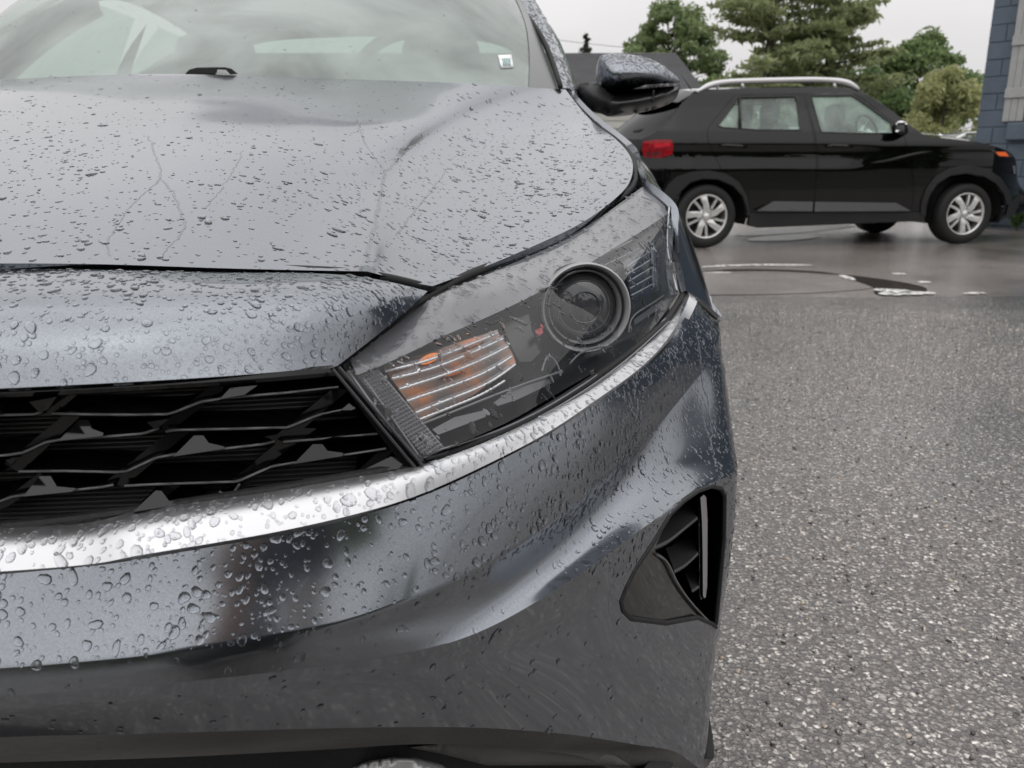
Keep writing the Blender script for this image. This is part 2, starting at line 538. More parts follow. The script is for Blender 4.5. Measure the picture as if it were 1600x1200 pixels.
# ============================================================ ground
def asphalt(name, scale, dark, light, stone_p, rough_lo, rough_hi, bump, dist, wet_scale=0.7):
    m = bpy.data.materials.new(name); m.use_nodes = True
    nt = m.node_tree; b = nt.nodes['Principled BSDF']; N = nt.nodes.new; K = nt.links.new
    tc = N('ShaderNodeTexCoord')
    warp = N('ShaderNodeTexNoise'); warp.inputs['Scale'].default_value = scale * .85; warp.inputs['Detail'].default_value = 2
    K(tc.outputs['Object'], warp.inputs['Vector'])
    wm = N('ShaderNodeMix'); wm.data_type = 'RGBA'; wm.blend_type = 'LINEAR_LIGHT'; wm.inputs[0].default_value = .95 / scale
    K(tc.outputs['Object'], wm.inputs[6]); K(warp.outputs['Color'], wm.inputs[7])
    vo = N('ShaderNodeTexVoronoi'); vo.inputs['Scale'].default_value = scale; vo.inputs['Randomness'].default_value = 1
    K(wm.outputs[2], vo.inputs['Vector'])
    v2 = N('ShaderNodeTexVoronoi'); v2.inputs['Scale'].default_value = scale * 2.3
    K(wm.outputs[2], v2.inputs['Vector'])
    sp = N('ShaderNodeSeparateColor'); K(vo.outputs['Color'], sp.inputs[0])
    sp2 = N('ShaderNodeSeparateColor'); K(v2.outputs['Color'], sp2.inputs[0])
    # stone colour by cell
    cr = N('ShaderNodeValToRGB'); e = cr.color_ramp.elements
    e[0].position = 0; e[0].color = (*dark, 1); e[1].position = 1; e[1].color = (*light, 1)
    k = cr.color_ramp.elements.new(1 - stone_p); k.color = (*[c * 1.7 for c in dark], 1)
    k = cr.color_ramp.elements.new(1 - stone_p * .35); k.color = (*[(c + d) / 2.4 for c, d in zip(dark, light)], 1)
    K(sp.outputs[0], cr.inputs[0])
    # binder between stones
    ed = N('ShaderNodeMapRange'); ed.inputs['From Min'].default_value = .25; ed.inputs['From Max'].default_value = .62
    K(vo.outputs['Distance'], ed.inputs['Value'])
    mx = N('ShaderNodeMix'); mx.data_type = 'RGBA'; mx.inputs[7].default_value = (*[c * .45 for c in dark], 1)
    K(ed.outputs[0], mx.inputs[0]); K(cr.outputs[0], mx.inputs[6])
    big = N('ShaderNodeTexNoise'); big.inputs['Scale'].default_value = wet_scale; big.inputs['Detail'].default_value = 6; big.inputs['Roughness'].default_value = .6
    K(tc.outputs['Object'], big.inputs['Vector'])
    bm_ = N('ShaderNodeMapRange'); bm_.inputs['From Min'].default_value = .3; bm_.inputs['From Max'].default_value = .7; bm_.inputs['To Min'].default_value = .66; bm_.inputs['To Max'].default_value = 1.3
    K(big.outputs['Fac'], bm_.inputs['Value'])
    mm = N('ShaderNodeMix'); mm.data_type = 'RGBA'; mm.blend_type = 'MULTIPLY'; mm.inputs[0].default_value = 1
    K(mx.outputs[2], mm.inputs[6]); K(bm_.outputs[0], mm.inputs[7]); K(mm.outputs[2], b.inputs['Base Color'])
    rr = N('ShaderNodeMapRange'); rr.inputs['From Min'].default_value = .3; rr.inputs['From Max'].default_value = .7
    rr.inputs['To Min'].default_value = rough_lo; rr.inputs['To Max'].default_value = rough_hi
    K(big.outputs['Fac'], rr.inputs['Value']); K(rr.outputs[0], b.inputs['Roughness'])
    # relief: domed stones of unequal height, finer grit on top
    hgt = N('ShaderNodeMath'); hgt.operation = 'MULTIPLY_ADD'; hgt.inputs[1].default_value = -.75
    K(vo.outputs['Distance'], hgt.inputs[0]); K(sp.outputs[1], hgt.inputs[2])
    h2 = N('ShaderNodeMath'); h2.operation = 'MULTIPLY_ADD'; h2.inputs[1].default_value = -.35
    K(v2.outputs['Distance'], h2.inputs[0]); K(hgt.outputs[0], h2.inputs[2])
    bs = N('ShaderNodeMapRange'); bs.inputs['From Min'].default_value = .38; bs.inputs['From Max'].default_value = .62
    bs.inputs['To Min'].default_value = bump * .45; bs.inputs['To Max'].default_value = bump * 1.1
    K(big.outputs['Fac'], bs.inputs['Value'])
    bp = N('ShaderNodeBump'); K(bs.outputs[0], bp.inputs['Strength']); bp.inputs['Distance'].default_value = dist
    K(h2.outputs[0], bp.inputs['Height']); K(bp.outputs[0], b.inputs['Normal'])
    b.inputs['Specular IOR Level'].default_value = .6
    b.inputs['Coat Weight'].default_value = 1.0; b.inputs['Coat Roughness'].default_value = .09; b.inputs['Coat IOR'].default_value = 1.4
    K(bp.outputs[0], b.inputs['Coat Normal'])
    return m
NEAR_ASPH = asphalt('coarse_wet_asphalt', 120, (.130, .115, .105), (.96, .90, .83), .54, .14, .30, .7, .0036)
FAR_ASPH = asphalt('old_wet_asphalt', 150, (.31, .272, .248), (.72, .65, .60), .26, .28, .48, .4, .003)
PATCH_ASPH = asphalt('smooth_asphalt_patch', 260, (.38, .345, .325), (.55, .51, .48), .16, .36, .5, .2, .002)

def flat(name, pts, z, m, kind='structure', th=0.0):
    v = np.array([(p[0], p[1], z) for p in pts])
    return mk(name, v, [tuple(range(len(v)))], m, None, False, kind=kind)
flat('ground', [(-250, -150), (250, -150), (250, 400), (-250, 400)], -.012, mat('far_ground', (.05, .06, .035), .8, var=.4, vscale=.3))
flat('parking_lot', [(-40, -40), (40, -40), (40, 34), (-40, 34)], -.004, FAR_ASPH)
# coarse new layer in front, its far edge a low ragged step
edge = []
for k, x in enumerate(np.linspace(-14, 16, 160)):
    edge.append((x, 5.05 + .035 * math.sin(x * 2.1) + .02 * math.sin(x * 7.3 + 1) + RNG.normal(0, .008) + .012 * x))
n_ = len(edge)
ev = [(x, y, .004) for x, y in edge] + [(x, y + .05, -.0035) for x, y in edge] + [(x, -14, .004) for x, y in edge]
ef = [(i, i + 1, n_ + i + 1, n_ + i) for i in range(n_ - 1)] + [(2 * n_ + i, 2 * n_ + i + 1, i + 1, i) for i in range(n_ - 1)]
mk('asphalt_surface', ev, ef, NEAR_ASPH, None, False, kind='structure')
# smooth repaired patch with a ragged rim
def ground_poly(pts, n=2): return [tuple(G(x, y)[:2]) for x, y in round_poly(np.array(pts, float), n)]
flat('asphalt_patch', ground_poly([(940, 458), (940, 425), (1110, 423), (1200, 421), (1270, 424), (1330, 432), (1365, 441), (1372, 449), (1330, 454), (1240, 459), (1120, 461)]), 0.0, PATCH_ASPH)
# puddles
PUDDLE = mat('puddle_water', (.035, .029, .024), .16, spec=.5, bump=.1, bscale=60)
flat('puddle', ground_poly([(1308, 430), (1330, 431), (1362, 435), (1400, 440), (1432, 446), (1450, 452), (1446, 459), (1420, 461.5), (1385, 461), (1362, 458), (1372, 452), (1350, 443), (1325, 436)], 2), .0055, PUDDLE)
LINEP = mat('worn_white_line_paint', (.66, .65, .63), .4, var=.2, vscale=18)
nt = LINEP.node_tree; b = nt.nodes['Principled BSDF']
tc = nt.nodes.new('ShaderNodeTexCoord'); nz = nt.nodes.new('ShaderNodeTexNoise'); nz.inputs['Scale'].default_value = 24; nz.inputs['Detail'].default_value = 5
mr = nt.nodes.new('ShaderNodeMapRange'); mr.inputs['From Min'].default_value = .40; mr.inputs['From Max'].default_value = .50
nt.links.new(tc.outputs['Object'], nz.inputs['Vector']); nt.links.new(nz.outputs['Fac'], mr.inputs['Value']); nt.links.new(mr.outputs[0], b.inputs['Alpha'])
for k, (z_, pl_) in enumerate(((.0012, [(1090, 417.6), (1112, 414.6), (1160, 412.8), (1210, 412.4), (1255, 413.0), (1278, 414.4), (1240, 415.4), (1200, 414.8), (1150, 415.4), (1112, 417.2)]), (.0012, [(1060, 425), (1110, 424.5), (1160, 425.6), (1110, 427)]),
        (.0070, [(1308, 431.5), (1318, 430.8), (1327, 433), (1338, 437.5), (1333, 440.5), (1322, 438), (1314, 434)]), (.0070, [(1360, 453.6), (1378, 451.6), (1398, 453.4), (1412, 452.8), (1426, 456.6), (1448, 457.4), (1466, 459.2), (1450, 461.4), (1418, 461.8), (1396, 463), (1378, 462.2), (1371, 459), (1384, 457)]),
        (.0070, [(1500, 458.8), (1522, 457.8), (1544, 458.8), (1536, 460.8), (1512, 461)]), (.0012, [(1388, 427), (1408, 426.4), (1420, 428.4), (1400, 429)]), (.0012, [(1430, 440), (1446, 439.2), (1458, 441.4), (1440, 442.6)]))):
    g_ = dens(ground_poly(pl_, 1), .012); g_ = g_ + RNG.normal(0, .006, g_.shape)
    flat('parking_line', [tuple(q_) for q_ in g_], z_, LINEP)
flat('puddle', ground_poly([(1010, 427), (1090, 422.6), (1150, 420.6), (1210, 421), (1280, 424), (1325, 431), (1280, 427.4), (1210, 423.6), (1150, 423.8), (1090, 426.4)], 2), .003, PUDDLE)
for (a, b_) in (((1140, 366), (1345, 352)), ((1160, 374), (1290, 368))):
    x0, y0 = a; x1, y1 = b_
    flat('puddle', ground_poly([(x0, y0), ((x0 + x1) / 2, (y0 + y1) / 2 - 5), (x1, y1), (x1 - 20, y1 + 4), ((x0 + x1) / 2 + 10, (y0 + y1) / 2 + 5), (x0 + 20, y0 + 3)], 2), .0015, PUDDLE)

# loose stones standing out of the near asphalt
sv, sf = [], []
ico = bmesh.new(); bmesh.ops.create_icosphere(ico, subdivisions=1, radius=1)
IV = np.array([v.co[:] for v in ico.verts]); IFc = [tuple(v.index for v in f.verts) for f in ico.faces]; ico.free()
STONE = bpy.data.materials.new('asphalt_stone'); STONE.use_nodes = True
nt = STONE.node_tree; b = nt.nodes['Principled BSDF']
oi = nt.nodes.new('ShaderNodeTexCoord'); vv = nt.nodes.new('ShaderNodeTexVoronoi'); vv.inputs['Scale'].default_value = 62
nt.links.new(oi.outputs['Object'], vv.inputs['Vector'])
sp = nt.nodes.new('ShaderNodeSeparateColor'); nt.links.new(vv.outputs['Color'], sp.inputs[0])
cr = nt.nodes.new('ShaderNodeValToRGB'); e = cr.color_ramp.elements
e[0].color = (.05, .046, .043, 1); e[1].color = (.72, .68, .62, 1)
for pos, c in ((.30, (.12, .11, .105, 1)), (.55, (.28, .26, .245, 1)), (.85, (.50, .47, .43, 1)), (.965, (.50, .40, .30, 1))):
    k = cr.color_ramp.elements.new(pos); k.color = c
nt.links.new(sp.outputs[0], cr.inputs[0]); nt.links.new(cr.outputs[0], b.inputs['Base Color'])
b.inputs['Roughness'].default_value = .22
def scatter_stones(n, x0, x1, y0, y1, rlo, rhi):
    xs = RNG.uniform(x0, x1, n); ys = y0 + (y1 - y0) * RNG.uniform(0, 1, n) ** 1.25
    r_ = rlo + (rhi - rlo) * RNG.uniform(0, 1, n) ** 2.2
    V = IV[None] * (1 + RNG.normal(0, .16, (n, len(IV), 1)))
    an = RNG.uniform(0, 6.28, n); el = RNG.uniform(.65, 1.5, n)
    ca, sa = np.cos(an)[:, None], np.sin(an)[:, None]
    X = V[:, :, 0] * el[:, None]; Y = V[:, :, 1]
    tl = RNG.normal(0, .35, (n, 1))
    Z = V[:, :, 2] * .62 + tl * V[:, :, 0] * .6
    V = np.stack([X * ca - Y * sa, X * sa + Y * ca, Z], 2) * r_[:, None, None]
    V[:, :, 0] += xs[:, None]; V[:, :, 1] += ys[:, None]; V[:, :, 2] += (.004 + r_ * RNG.uniform(-.15, .22, n))[:, None]
    F_ = (np.array(IFc)[None] + (np.arange(n) * len(IV))[:, None, None]).reshape(-1, 3)
    return V.reshape(-1, 3), F_
def big_mesh(name, V, F_, m, parent=None, kind=None, smooth=True):
    me = bpy.data.meshes.new(name)
    if parent is not None: V = V - root_loc(parent)
    me.vertices.add(len(V)); me.vertices.foreach_set('co', np.asarray(V, np.float32).ravel())
    F_ = np.asarray(F_, np.int32); k = F_.shape[1]
    me.loops.add(F_.size); me.loops.foreach_set('vertex_index', F_.ravel())
    me.polygons.add(len(F_)); me.polygons.foreach_set('loop_start', np.arange(0, F_.size, k, dtype=np.int32))
    me.update(calc_edges=True); me.validate()
    if smooth: me.shade_smooth()
    o = bpy.data.objects.new(name, me); COL.objects.link(o); me.materials.append(m)
    if parent is not None: o.parent = parent
    if kind: o['kind'] = kind
    return o
V1, F1_ = scatter_stones(11000, .05, 2.6, .72, 4.6, .0018, .0055)
o = big_mesh('asphalt_stones', V1, F1_, STONE, None, 'stuff', False)
tag(o, 'light and dark stones standing out of the coarse wet asphalt', 'gravel')

# ============================================================ blue-grey block building on the right
CRN = np.array([5.98, 11.2]); WD = np.array([.64, -.77]); WD = WD / np.linalg.norm(WD); WN = np.array([-WD[1] * -1, -WD[0]]) * 1.0
WN = np.array([WD[1], -WD[0]])                       # outward: towards the lot
if np.dot(WN, -CRN) < 0: WN = -WN
def WP(t, z, out=0.0):
    p = CRN + WD * t + WN * out
    return np.array([p[0], p[1], z])
bld = thing('block_building', 'blue grey painted concrete block building with a grey shutter, at the right edge', 'building', (CRN[0], CRN[1], 0))
BLUEBLK = mat('blue_grey_block_paint', (.082, .108, .142), .55, bump=.5, bscale=55, var=.14, vscale=4)
BLUEMORT = mat('blue_grey_mortar_paint', (.066, .088, .116), .6, bump=.3, bscale=60)
def wbox(name, t0, t1, z0, z1, o0, o1, m, parent, bev=.004):
    a, b_, c = (t0 + t1) / 2, (z0 + z1) / 2, (o0 + o1) / 2
    p = WP(a, b_, c)
    v, f = bevel_box((0, 0, 0), (t1 - t0, o1 - o0, z1 - z0), bev, 0, 1)
    w = np.stack([p[0] + v[:, 0] * WD[0] + v[:, 1] * WN[0], p[1] + v[:, 0] * WD[1] + v[:, 1] * WN[1], p[2] + v[:, 2]], 1)
    return mk(name, w, f, m, parent, False)
WIN = (.545, 1.50, 1.30, 3.0)
core = wbox('wall', 0.004, 6, -.1, 4.2, -.5, -.012, BLUEMORT, bld)
bz, bx = .203, .402
for r_ in range(20):
    off = 0 if r_ % 2 == 0 else -bx / 2
    for c_ in range(9):
        t0, t1 = max(0, off + c_ * bx), off + (c_ + 1) * bx
        z0, z1 = .02 + r_ * bz, .02 + (r_ + 1) * bz
        if t1 - t0 < .05: continue
        if z1 > WIN[2] + .02 and z0 < WIN[3] - .02:
            if t0 >= WIN[0] - .02 and t1 <= WIN[1] + .02: continue
            if t0 < WIN[0] < t1: t1 = WIN[0]
            elif t0 < WIN[1] < t1: t0 = WIN[1]
            if t1 - t0 < .04: continue
        wbox('block', t0 + .004, t1 - .004, z0 + .004, z1 - .004, -.02, .0 + float(RNG.normal(0, .0018)), BLUEBLK, core, .006)
wbox('wall_end', -.004, .5, -.1, 4.2, -6, -.51, BLUEBLK, bld)
win = wbox('window', WIN[0] + .05, WIN[1] - .05, WIN[2] + .06, WIN[3] - .05, -.055, -.045, mat('window_dark_glass', (.012, .014, .018), .05, spec=.8), bld, .001)
for a in ((WIN[0], WIN[0] + .05, WIN[2], WIN[3]), (WIN[1] - .05, WIN[1], WIN[2], WIN[3]), (WIN[0] + .05, WIN[1] - .05, WIN[2], WIN[2] + .06), (WIN[0] + .05, WIN[1] - .05, WIN[3] - .05, WIN[3])):
    wbox('window_frame', *a, -.075, -.02, mat('window_frame_dark', (.03, .035, .045), .5), win)
wbox('window_sill', WIN[0] - .16, WIN[1] + .12, 1.075, 1.285, -.03, .075, BLUEBLK, bld, .012)
SHUT = mat('grey_shutter_paint', (.33, .335, .33), .5, bump=.25, bscale=30, var=.08, vscale=9)
for t0 in (.305, 1.53):
    sh = wbox('shutter', t0, t0 + .235, 1.305, 3.05, .006, .02, SHUT, bld, .002)
    for k in range(3):
        wbox('shutter_board', t0 + k * .079 + .001, t0 + k * .079 + .0765, 1.302, 3.052, .0205, .036, SHUT, sh, .003)
    for zz in (1.58, 2.19, 2.80):
        wbox('batten', t0 - .004, t0 + .239, zz, zz + .115, .0365, .058, SHUT, sh, .004)

# ============================================================ garage behind the lot
GX1, GXL, EY, RY, EZ, RZ = 4.32, -9.0, 20.0, 23.5, 2.42, 3.62
gar = thing('garage', 'low garage with dark grey shingle roof and pale horizontal siding behind the door mirror', 'garage', ((GX1 + GXL) / 2, 22, 0))
SHING = mat('dark_shingle', (.055, .056, .06), .6, bump=.6, bscale=14, var=.25, vscale=3)
rf_v = []; 
def slope_pt(x, s, up=0): return W(x, EY - .25 + (RY - EY + .25) * s, EZ - .04 + (RZ - EZ + .04) * s + up)
v_, f_ = join((np.array([slope_pt(GXL, 0), slope_pt(GX1, 0), slope_pt(GX1, 1), slope_pt(GXL, 1), slope_pt(GXL, 0, -.08), slope_pt(GX1, 0, -.08), slope_pt(GX1, 1, -.08), slope_pt(GXL, 1, -.08)]), [(0, 1, 2, 3), (7, 6, 5, 4), (0, 4, 5, 1), (1, 5, 6, 2), (3, 2, 6, 7), (0, 3, 7, 4)]))
roof_o = mk('roof', v_, f_, SHING, gar, False)
b2 = np.array([[x, 2 * RY - y, z] for x, y, z in v_]); mk('roof', b2, [tuple(reversed(x)) for x in f_], SHING, gar, False)
for k in range(24):                                  # shingle courses, each a thin lapped strip
    s0, s1 = k / 24, (k + 1) / 24
    vs = np.array([slope_pt(GXL, s0, .022), slope_pt(GX1 + .005, s0, .022), slope_pt(GX1 + .005, s1, .004), slope_pt(GXL, s1, .004), slope_pt(GXL, s0, .002), slope_pt(GX1 + .005, s0, .002)])
    mk('shingle_course', vs, [(0, 1, 2, 3), (4, 5, 1, 0)], SHING, roof_o, False)
SIDING = mat('pale_siding', (.50, .49, .46), .5, var=.05, vscale=2)
gw = mk('wall', *box(((GX1 + GXL) / 2, 23.5, 1.2), (GX1 - GXL - .4, 6.96, 2.4)), SIDING, gar, False)
for k in range(14):
    z0 = .1 + k * .165
    vs = np.array([W(GXL + .2, 19.97, z0), W(GX1 - .2, 19.97, z0), W(GX1 - .2, 19.995, z0 + .163), W(GXL + .2, 19.995, z0 + .163), W(GXL + .2, 19.999, z0), W(GX1 - .2, 19.999, z0)])
    mk('siding_board', vs, [(0, 1, 2, 3), (4, 5, 1, 0)], SIDING, gw, False)
mk('gutter', *box(((GX1 + GXL) / 2, EY - .30, EZ - .10), (GX1 - GXL, .1, .11)), mat('white_trim', (.7, .7, .7), .4), gar, False)

# ============================================================ trees
def leaf_mat(name, col, var=.35):
    if name in MATS: return MATS[name]
    m = bpy.data.materials.new(name); m.use_nodes = True
    nt = m.node_tree; b = nt.nodes['Principled BSDF']
    ge = nt.nodes.new('ShaderNodeNewGeometry')
    cr = nt.nodes.new('ShaderNodeValToRGB'); e = cr.color_ramp.elements
    e[0].color = (*[c * (1 - var) for c in col], 1); e[1].color = (col[0] * (1 + var * 1.2), col[1] * (1 + var), col[2] * (1 + var * .6), 1)
    nt.links.new(ge.outputs['Random Per Island'], cr.inputs[0]); nt.links.new(cr.outputs[0], b.inputs['Base Color'])
    b.inputs['Roughness'].default_value = .55
    tr = nt.nodes.new('ShaderNodeBsdfTranslucent'); nt.links.new(cr.outputs[0], tr.inputs[0])
    mx = nt.nodes.new('ShaderNodeMixShader'); mx.inputs[0].default_value = .5
    out = nt.nodes['Material Output']
    nt.links.new(b.outputs[0], mx.inputs[1]); nt.links.new(tr.outputs[0], mx.inputs[2]); nt.links.new(mx.outputs[0], out.inputs[0])
    MATS[name] = m
    return m
BARK = mat('bark', (.06, .05, .04), .9, bump=.6, bscale=25, var=.3, vscale=8)
def leaves(cent, size, elong=1.5, droop=0.0):
    n = len(cent)
    a = RNG.normal(0, 1, (n, 3)); a[:, 2] -= droop; a /= np.linalg.norm(a, axis=1, keepdims=True)
    b = RNG.normal(0, 1, (n, 3)); b -= a * (a * b).sum(1, keepdims=True); b /= np.linalg.norm(b, axis=1, keepdims=True)
    s = size * RNG.uniform(.6, 1.35, (n, 1))
    v = np.stack([cent - a * s * elong, cent - b * s * .6, cent + a * s * elong, cent + b * s * .6], 1).reshape(-1, 3)
    return v, np.arange(4 * n).reshape(n, 4)
def broad_tree(name, label, base, h, w, crown0, nl, size, m, group=None, seed=0, shape=1.0, droop=0.0, clumps=70):
    rg = np.random.default_rng(seed)
    t = thing(name, label, 'tree' if h > 3.2 else 'bush', base, group)
    base = np.array(base, float)
    parts = []
    hh = np.linspace(0, h * .9, 9)
    pth = np.stack([base[0] + rg.normal(0, .01 * h, 9).cumsum() * .5, base[1] + rg.normal(0, .01 * h, 9).cumsum() * .5, base[2] + hh], 1); pth[0] = base
    parts.append(tube(pth, np.linspace(.022 * h + .02, .006, 9), 7))
    cl = []
    for k in range(clumps):
        zf = rg.uniform(0, 1) ** .85
        rad = w / 2 * (math.sin(math.pi * (zf * .86 + .12)) ** shape) * (0.78 + .3 * rg.uniform())
        an = rg.uniform(0, 2 * math.pi); rr = rad * math.sqrt(rg.uniform(.12, 1))
        z = crown0 + (h - crown0) * zf
        c = np.array([base[0] + rr * math.cos(an), base[1] + rr * math.sin(an), base[2] + z]); cl.append(c)
        if k % 2 == 0:
            s = np.interp(z - .25 * rr - .05 * h, hh, np.arange(9)); i0 = int(min(7, max(0, s)))
            p0 = pth[i0] + (pth[i0 + 1] - pth[i0]) * (s - i0)
            mid = (p0 + c) / 2 + np.array([0, 0, .08 * rr])
            parts.append(tube(resample([p0, mid, c], 6), np.linspace(.006 * h * .8 + .004, .003, 6), 5))
    v_, f_ = join(*parts)
    mk('trunk', v_, f_, BARK, t)
    cl = np.array(cl)
    i = rg.integers(0, len(cl), nl)
    sz = rg.uniform(.5, 1.25, len(cl))[i] * w * .115
    d = rg.normal(0, 1, (nl, 3)); d /= np.linalg.norm(d, axis=1, keepdims=True)
    c = cl[i] + d * (rg.uniform(0, 1, (nl, 1)) ** .5) * sz[:, None] * np.array([1, 1, .72])
    if droop: c[:, 2] -= rg.uniform(0, 1, nl) ** 2 * droop * .6
    v, f = leaves(c, size, 1.5, droop)
    big_mesh('crown', v, f, m, t, None, False)
    return t
def pine_tree(name, label, base, h, w, nb, m, seed=0, crown0=.1, size=.09, tip=.03, power=.8, lean=0.0, group=None):
    rg = np.random.default_rng(seed)
    t = thing(name, label, 'tree', base, group); base = np.array(base, float)
    parts = [tube(np.array([base + W(lean * s * h, 0, h * s) for s in np.linspace(0, 1, 9)]), np.linspace(.02 * h, .01, 9), 7)]
    C = []
    for k in range(nb):
        zf = rg.uniform(0, 1)
        L_ = w / 2 * ((1 - zf) ** power * (1 - tip) + tip) * rg.uniform(.6, 1.15)
        an = rg.uniform(0, 2 * math.pi)
        z = h * (crown0 + (1 - crown0) * zf)
        p0 = base + W(lean * z, 0, z)
        out = W(math.cos(an), math.sin(an), 0)
        rise = rg.uniform(-.12, .25)
        pts = [p0, p0 + out * L_ * .5 + W(0, 0, L_ * rise * .3), p0 + out * L_ + W(0, 0, L_ * (rise * .5 + .05))]
        pth = resample(pts, 8)
        parts.append(tube(pth, np.linspace(.018 + .012 * L_, .004, 8), 4, False))
        n = int(26 + 60 * L_)
        s = rg.uniform(.15, 1.02, n)
        q_ = np.stack([np.interp(s * 7, np.arange(8), pth[:, j]) for j in range(3)], 1)
        spread = .16 * L_ * (1.15 - s * .6)
        q_ += rg.normal(0, 1, (n, 3)) * spread[:, None] * np.array([.8, .8, .22]) + W(0, 0, .02)
        C.append(q_)
    v_, f_ = join(*parts); mk('trunk', v_, f_, BARK, t)
    v, f = leaves(np.concatenate(C), size, 2.2)
    big_mesh('crown', v, f, m, t, None, False)
    return t
def at(px, Y): 
    d = ray(px, 256); return CAM[0] + d[0] * Y / d[1]
def zt(py, Y):
    d = ray(800, py); return CAM_H + d[2] / d[1] * Y
broad_tree('maple_tree', 'round dense green maple standing behind the garage roof', (at(1041, 44), 44, -.01), zt(4, 44), 5.3, 1.6, 21000, .095, leaf_mat('maple_leaf', (.20, .27, .13)), seed=3, clumps=120, shape=.62)
pine_tree('pine_tree', 'tall soft pine, left one of two, above the roof of the black car', (at(1190, 31), 31, -.01), 12.2, 5.8, 170, leaf_mat('pine_needle', (.27, .32, .17)), seed=11, size=.075, crown0=.06, power=.62)
pine_tree('pine_tree', 'broad pine with a long drooping branch on its right, right one of two', (at(1282, 33), 33, -.01), 12.6, 6.6, 180, leaf_mat('pine_needle_b', (.26, .31, .165)), seed=12, size=.075, crown0=.06, power=.62)
pine_tree('spruce_tree', 'small dark spruce top showing over the garage roof', (at(912, 52), 52, -.01), zt(54, 52), 3.4, 80, leaf_mat('spruce_needle', (.04, .055, .035)), seed=13, size=.07, crown0=.1)
broad_tree('ash_tree', 'loose light green tree between the pines and the blue building', (at(1420, 38), 38, -.01), zt(58, 38), 5.4, 1.0, 17000, .085, leaf_mat('ash_leaf', (.19, .27, .12)), seed=5, clumps=80, shape=.6)
broad_tree('willow_bush', 'pale yellow green willow bush in front of the blue building corner', (at(1462, 27), 27, -.01), zt(112, 27), 3.1, .5, 15000, .06, leaf_mat('willow_leaf', (.36, .39, .20), .3), seed=6, clumps=60, shape=.6, droop=.7)
for k, (px, Y, top, w) in enumerate(((1122, 36, 128, 4.2), (1215, 37, 120, 5.2), (1335, 36, 112, 4.5), (1385, 30, 150, 3.0), (1270, 30, 150, 4.0), (1560, 40, 120, 6))):
    broad_tree('shrub', ['leafy shrub beside the garage corner', 'wide shrub under the left pine', 'tall shrub right of the right pine', 'low shrub between the ash tree and the willow bush', 'low broad shrub seen over the black car roof rail', 'shrub hidden behind the blue building'][k], (at(px, Y), Y, -.01), zt(top, Y), w, .3, 7000, .085, leaf_mat('shrub_leaf', (.13, .20, .085)), seed=20 + k, clumps=45, shape=.5, group='shrubs behind the car park')
# wire
wp = [P(840, 58, 47), P(900, 66, 47), P(975, 74, 47), P(1130, 88, 47)]
v_, f_ = tube(resample(wp, 24), .012, 5); o = mk('utility_wire', v_, f_, RUBBER, None); tag(o, 'thin overhead wire crossing the sky left of the maple', 'wire')
# weeds at the foot of the building
for k, (t0, o0, h, n) in enumerate(((.05, .35, .36, 700), (.35, .25, .42, 900), (.75, .3, .45, 900), (1.2, .3, .4, 700))):
    p = WP(t0, 0, o0)
    t = thing('weed_clump', ['low leafy weed nearest the building corner', 'leafy weed under the grey shutter', 'bushy weed under the window sill', 'weed beyond the window sill'][k], 'plant', (p[0], p[1], -.004), 'weeds along the block wall')
    st = []
    cs = []
    for j in range(16):
        an = RNG.uniform(0, 6.28); L_ = h * RNG.uniform(.5, 1.1)
        tipp = W(math.cos(an) * .3 * RNG.uniform(.2, 1), math.sin(an) * .3 * RNG.uniform(.2, 1), L_)
        st.append(tube(resample([p, p + tipp * W(.3, .3, .6), p + tipp], 5), np.linspace(.004, .0015, 5), 4))
        for s in RNG.uniform(.25, 1.05, n // 16): cs.append(p + tipp * W(s * s, s * s, s) + RNG.normal(0, .025, 3))
    v_, f_ = join(*st); mk('stem', v_, f_, mat('weed_stem', (.06, .09, .03), .6), t)
    v, f = leaves(np.array(cs), .017, 1.4); big_mesh('foliage', v, f, leaf_mat('weed_leaf', (.085, .15, .05)), t, None, False)
# ============================================================ the grey car in front
XC = -0.62                                   # its centre line
car = thing('parked_car', 'dark grey metallic car close in front, its hood and headlight beaded with rain', 'car', (XC, 0.44, 0))

def full(row):
    r_ = np.array(row, float)
    m_ = mirror(r_)[::-1]
    if abs(r_[0][0] - XC) < 1e-6: m_ = m_[:-1]
    return np.concatenate([m_, r_])

# ---- hood
hc0 = [W(XC, y, z) for y, z in ((.572, .722), (.73, .757), (.89, .791), (1.04, .826), (1.19, .861), (1.32, .893), (1.44, .923), (1.52, .946))]
hc1 = [W(-.30, y, z) for y, z in ((.603, .720), (.75, .753), (.90, .787), (1.05, .822), (1.2, .857), (1.33, .889), (1.45, .919), (1.545, .943))]
hc2 = [W(x, y, z) for x, y, z in ((-.24, .615, .7165), (-.237, .77, .749), (-.23, .93, .783), (-.222, 1.08, .816), (-.212, 1.22, .848), (-.2, 1.36, .880), (-.185, 1.48, .912), (-.17, 1.575, .942))]
hc3 = PL((566, 426, .655), (585, 370, .78), (600, 312, .95), (615, 268, 1.1), (650, 230, 1.3), (700, 192, 1.52), (770, 160, 1.75), (830, 133, 1.9))
hc35 = PL((625, 437, .69), (672, 394, .82), (715, 343, .98), (755, 296, 1.14), (800, 250, 1.36), (828, 212, 1.56), (850, 170, 1.8), (862, 136, 1.96))
hc4 = PL((676, 447, .718), (738, 424, .79), (800, 399, .868), (850, 377, .935), (900, 353, 1.01), (958, 313, 1.13), (979, 292, 1.2), (988, 271, 1.28), (981, 238, 1.45), (955, 212, 1.6), (928, 192, 1.75), (884, 140, 2.02))
def poly3(a, deg=3):
    a = np.array(a, float); t = np.linspace(0, 1, len(a)); q_ = a.copy()
    for k in range(3):
        c_ = np.polyfit(t, a[:, k], deg); q_[:, k] = np.polyval(c_, t)
    return q_
